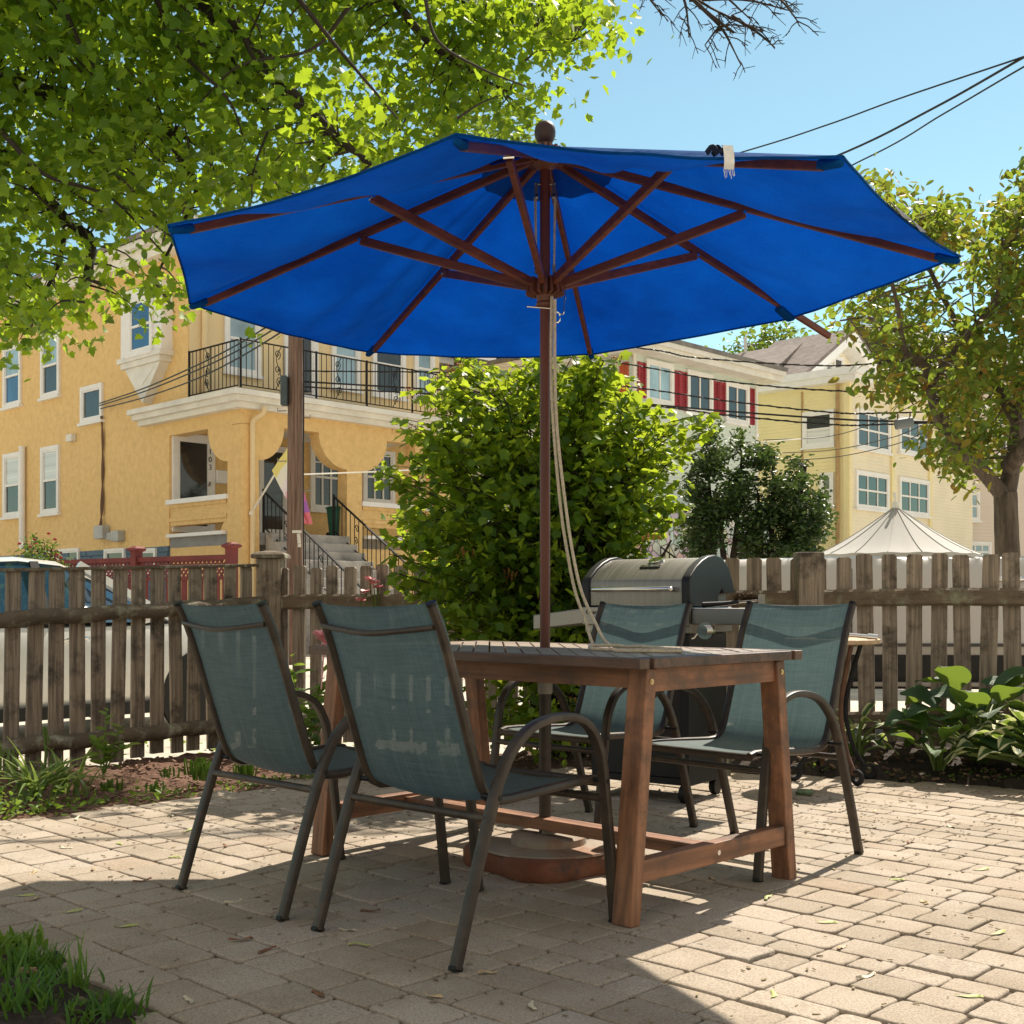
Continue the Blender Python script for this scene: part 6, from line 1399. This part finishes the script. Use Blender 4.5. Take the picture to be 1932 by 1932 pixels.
# hostas
def hostamat(name, edge, centre, rim=.72):
    m, nt, bs = newmat(name); t = node(nt, 'ShaderNodeTexCoord'); s = node(nt, 'ShaderNodeSeparateXYZ'); nt.links.new(t.outputs['UV'], s.inputs[0])
    f = noise(nt, coords(nt, 'World'), 24, 4); ad = node(nt, 'ShaderNodeMath', operation='MULTIPLY_ADD'); ad.inputs[1].default_value = .35; nt.links.new(f, ad.inputs[0]); nt.links.new(s.outputs[0], ad.inputs[2])
    c = ramp(nt, ad.outputs[0], [(rim, centre), (rim+.12, edge)]); nt.links.new(c, bs.inputs['Base Color']); bs.inputs['Roughness'].default_value = .55
    wv = node(nt, 'ShaderNodeMath', operation='SINE'); mu = node(nt, 'ShaderNodeMath', operation='MULTIPLY'); mu.inputs[1].default_value = 44; nt.links.new(s.outputs[0], mu.inputs[0]); nt.links.new(mu.outputs[0], wv.inputs[0]); bump(nt, bs, wv.outputs[0], .3, .004)
    tr = node(nt, 'ShaderNodeBsdfTranslucent'); nt.links.new(mix(nt, .5, c, (.45, .6, .05)), tr.inputs[0]); mx = node(nt, 'ShaderNodeMixShader'); mx.inputs[0].default_value = .35
    nt.links.new(bs.outputs[0], mx.inputs[1]); nt.links.new(tr.outputs[0], mx.inputs[2]); nt.links.new(mx.outputs[0], nt.nodes['Material Output'].inputs[0]); return m
def hosta(name, label, base, leaves, L, W, mat, hgt, rad):
    t = thing(name, label, 'plant', base, group='hostas along the fence'); m = MB(); uvs = []; st = MB()
    for k in range(leaves):
        ring = k/leaves; a = k*2.4+random.uniform(-.3, .3); r = rad*(.25+.75*math.sqrt(ring))*random.uniform(.8, 1.1); z = hgt*(1.05-.75*ring)*random.uniform(.8, 1.15)
        d = V((math.cos(a), math.sin(a), 0)); sd = V((-d.y, d.x, 0)); b = V(base); q = b+d*r+V((0, 0, z))
        st.tube(smoothpath([b+d*.02, b+d*r*.45+V((0, 0, z*.7)), q], 5), [.007]*10+[.005], 6)
        l = L*random.uniform(.75, 1.15); w = W*random.uniform(.8, 1.15); pitch0 = random.uniform(.35, 1.0)*(1-.45*ring); rows = []; nu, nv = 9, 11; roll = random.uniform(-.3, .3)
        for i in range(nv+1):
            tt = i/nv; ww = w*(math.sin(math.pi*min(1, tt**.72))**.8)*(1-.25*tt) if tt > 0 else .004
            row = []
            for j in range(nu):
                x = j/(nu-1)*2-1; h = l*(tt*math.sin(pitch0)-.42*tt*tt*(.6+ring))+.35*abs(x)**1.4*ww*.8*(1-.5*tt)+.006*math.sin(9*tt+2.5*x)
                row.append(q+d*(l*tt*math.cos(pitch0)*.95)+sd*x*ww+V((0, 0, h+x*ww*roll))); uvs.append((abs(x)*.8+.25*tt**3, tt))
            rows.append(row)
        m.loft(rows, cap=False, close=False)
    st.build('stems', STRAPM, t, 60); o = m.build('leaves', mat, t, 70); u = o.data.uv_layers.new(name='uv')
    for lp in o.data.loops: u.data[lp.index].uv = uvs[lp.vertex_index]
    return t
HG = hostamat('green hosta leaf', (.05, .13, .035), (.028, .085, .035), .9); HV = hostamat('variegated hosta leaf', (.62, .62, .36), (.035, .095, .035), .60)
hosta('hosta', 'large plain dark green hosta at the fence, tallest of the hostas', V((2.45, 6.42, .06)), 32, .26, .12, HG, .38, .34)
hosta('hosta', 'broad clump of white edged hosta at the front of the bed', V((2.60, 6.02, .06)), 84, .135, .056, HV, .27, .37)
hosta('hosta', 'small white edged hosta alone beside the bistro table legs', V((1.86, 6.62, .06)), 15, .15, .045, HV, .19, .13)
hosta('hosta', 'low yellow green hosta with long leaves beside the variegated clump', V((2.16, 6.22, .05)), 9, .24, .07, hostamat('lime hosta leaf', (.09, .19, .03), (.06, .15, .03), .8), .22, .16)
# right bed weeds
pp = []
while len(pp) < 260:
    x, y = random.uniform(1.3, 3.2), random.uniform(5.6, 6.6)
    if inbed(x, y) and not inbed(x, y-.22): pp.append((x, y, soil_h(x, y, 0)+.01))
leafmesh('weeds', WEEDM, None, np.array(pp), .022, OVAL, -.3, .8, kind='stuff')
pp = []
while len(pp) < 240:
    x, y = random.uniform(-2.8, 3.6), random.uniform(8.6, 10.2)
    if beyond_fence(x, y) and x < 1: pp.append((x, y, -.19+random.uniform(0, .08)))
leafmesh('weeds', WEEDM, None, np.array(pp), .06, OVAL, -.4, .8, kind='stuff')
# ------------------------------------------------------------------ fallen seeds, leaves and twigs on the pavers
SEEDS = [M('fallen seed %s' % n, c, .6, .25, 40) for n, c in (('yellow green', (.42, .46, .16)), ('tan', (.50, .36, .20)), ('brown', (.20, .09, .045)), ('pale', (.55, .50, .36)))]
def seedmesh(k, wing=True):
    m = MB(); L = random.uniform(.036, .06); rows = []
    for i in range(7):
        t = i/6; w = .007*math.sin(math.pi*min(1, .12+t*.9))**.7; cx_ = .010*math.sin(t*2.5); rows.append([V((L*(t-.5), cx_-w, .003+.003*math.sin(6*t+k))), V((L*(t-.5), cx_, .0055+.003*math.sin(6*t+k))), V((L*(t-.5), cx_+w, .0025))])
    m.loft(rows, cap=False, close=False); m.lathe([(.001, 0), (.006, .003), (.001, .007)], 8, (-L/2, 0, 0)); return m
protos = []
for k in range(4):
    o = seedmesh(k).build('fallen_seed', SEEDS[k], None, 70); tag(o, ('yellow green', 'tan', 'brown', 'pale straw')[k]+' winged maple seed lying on the pavers', 'seed', ('yellow green', 'tan', 'brown', 'pale straw')[k]+' winged seeds fallen on the pavers'); protos.append(o)
spots = [(50, 1692), (57, 1698), (265, 1665), (435, 1700), (452, 1773), (680, 1783), (920, 1840), (505, 1797), (700, 1720), (655, 1758), (150, 1545), (320, 1540), (350, 1570), (1340, 1660), (1455, 1695), (1630, 1845), (1560, 1740), (1745, 1700), (1590, 1790), (1500, 1640), (1690, 1660), (1720, 1590), (1655, 1530), (1600, 1500), (1790, 1560), (1850, 1640), (1880, 1760), (1830, 1880), (1450, 1880), (560, 1560), (640, 1520), (700, 1540), (760, 1500), (230, 1590), (120, 1600), (60, 1650), (180, 1640), (330, 1620), (420, 1600), (1010, 1900), (820, 1880), (600, 1880), (350, 1890), (240, 1750), (130, 1720), (1210, 1580), (1000, 1480), (1130, 1470), (1250, 1490), (1500, 1520)]
for i, (u, v) in enumerate(spots):
    o = protos[i] if i < 4 else protos[random.choice((0, 0, 1, 3, 2))].copy()
    if i >= 4: C.objects.link(o)
    p = G(u+random.uniform(-4, 4), v+random.uniform(-3, 3)); o.location = (p.x, p.y, .001); o.rotation_euler = (random.uniform(-.1, .1), random.uniform(-.1, .1), random.uniform(0, 6.28))
# finest litter: stuff
m = MB(); k = 0
while k < 2600:
    x, y = random.uniform(-3.5, 3.6), random.uniform(1.9, 6.6)
    if not inpoly(x, y, PATIO): continue
    if random.random() > (.35 if y < 4.6 else 1): continue
    k += 1; l = random.uniform(.004, .018); a = random.uniform(0, 6.28); d = V((math.cos(a), math.sin(a), 0))*l; m.bar(V((x, y, .003))-d*.5, V((x, y, .004))+d*.5, l*random.uniform(.12, .5), .002)
o = m.build('litter', M('leaf crumbs', (.16, .10, .06), .9, .6, 2, space='World', col2=(.42, .34, .2))); tag(o, kind='stuff')
cl = G(1190+15, 1480); 
m = MB(); m.lathe([(.001, 0), (.03, .004), (.034, .016), (.02, .026), (.001, .028)], 10); o = m.build('moss_clump', M('grey green moss', (.13, .18, .10), .95, .4, 40, .8, 90), None, 60); o.location = G(1518, 1500); o.scale = (1.3, .9, 1); tag(o, 'grey green lump of moss lying on the pavers behind the table leg', 'moss')
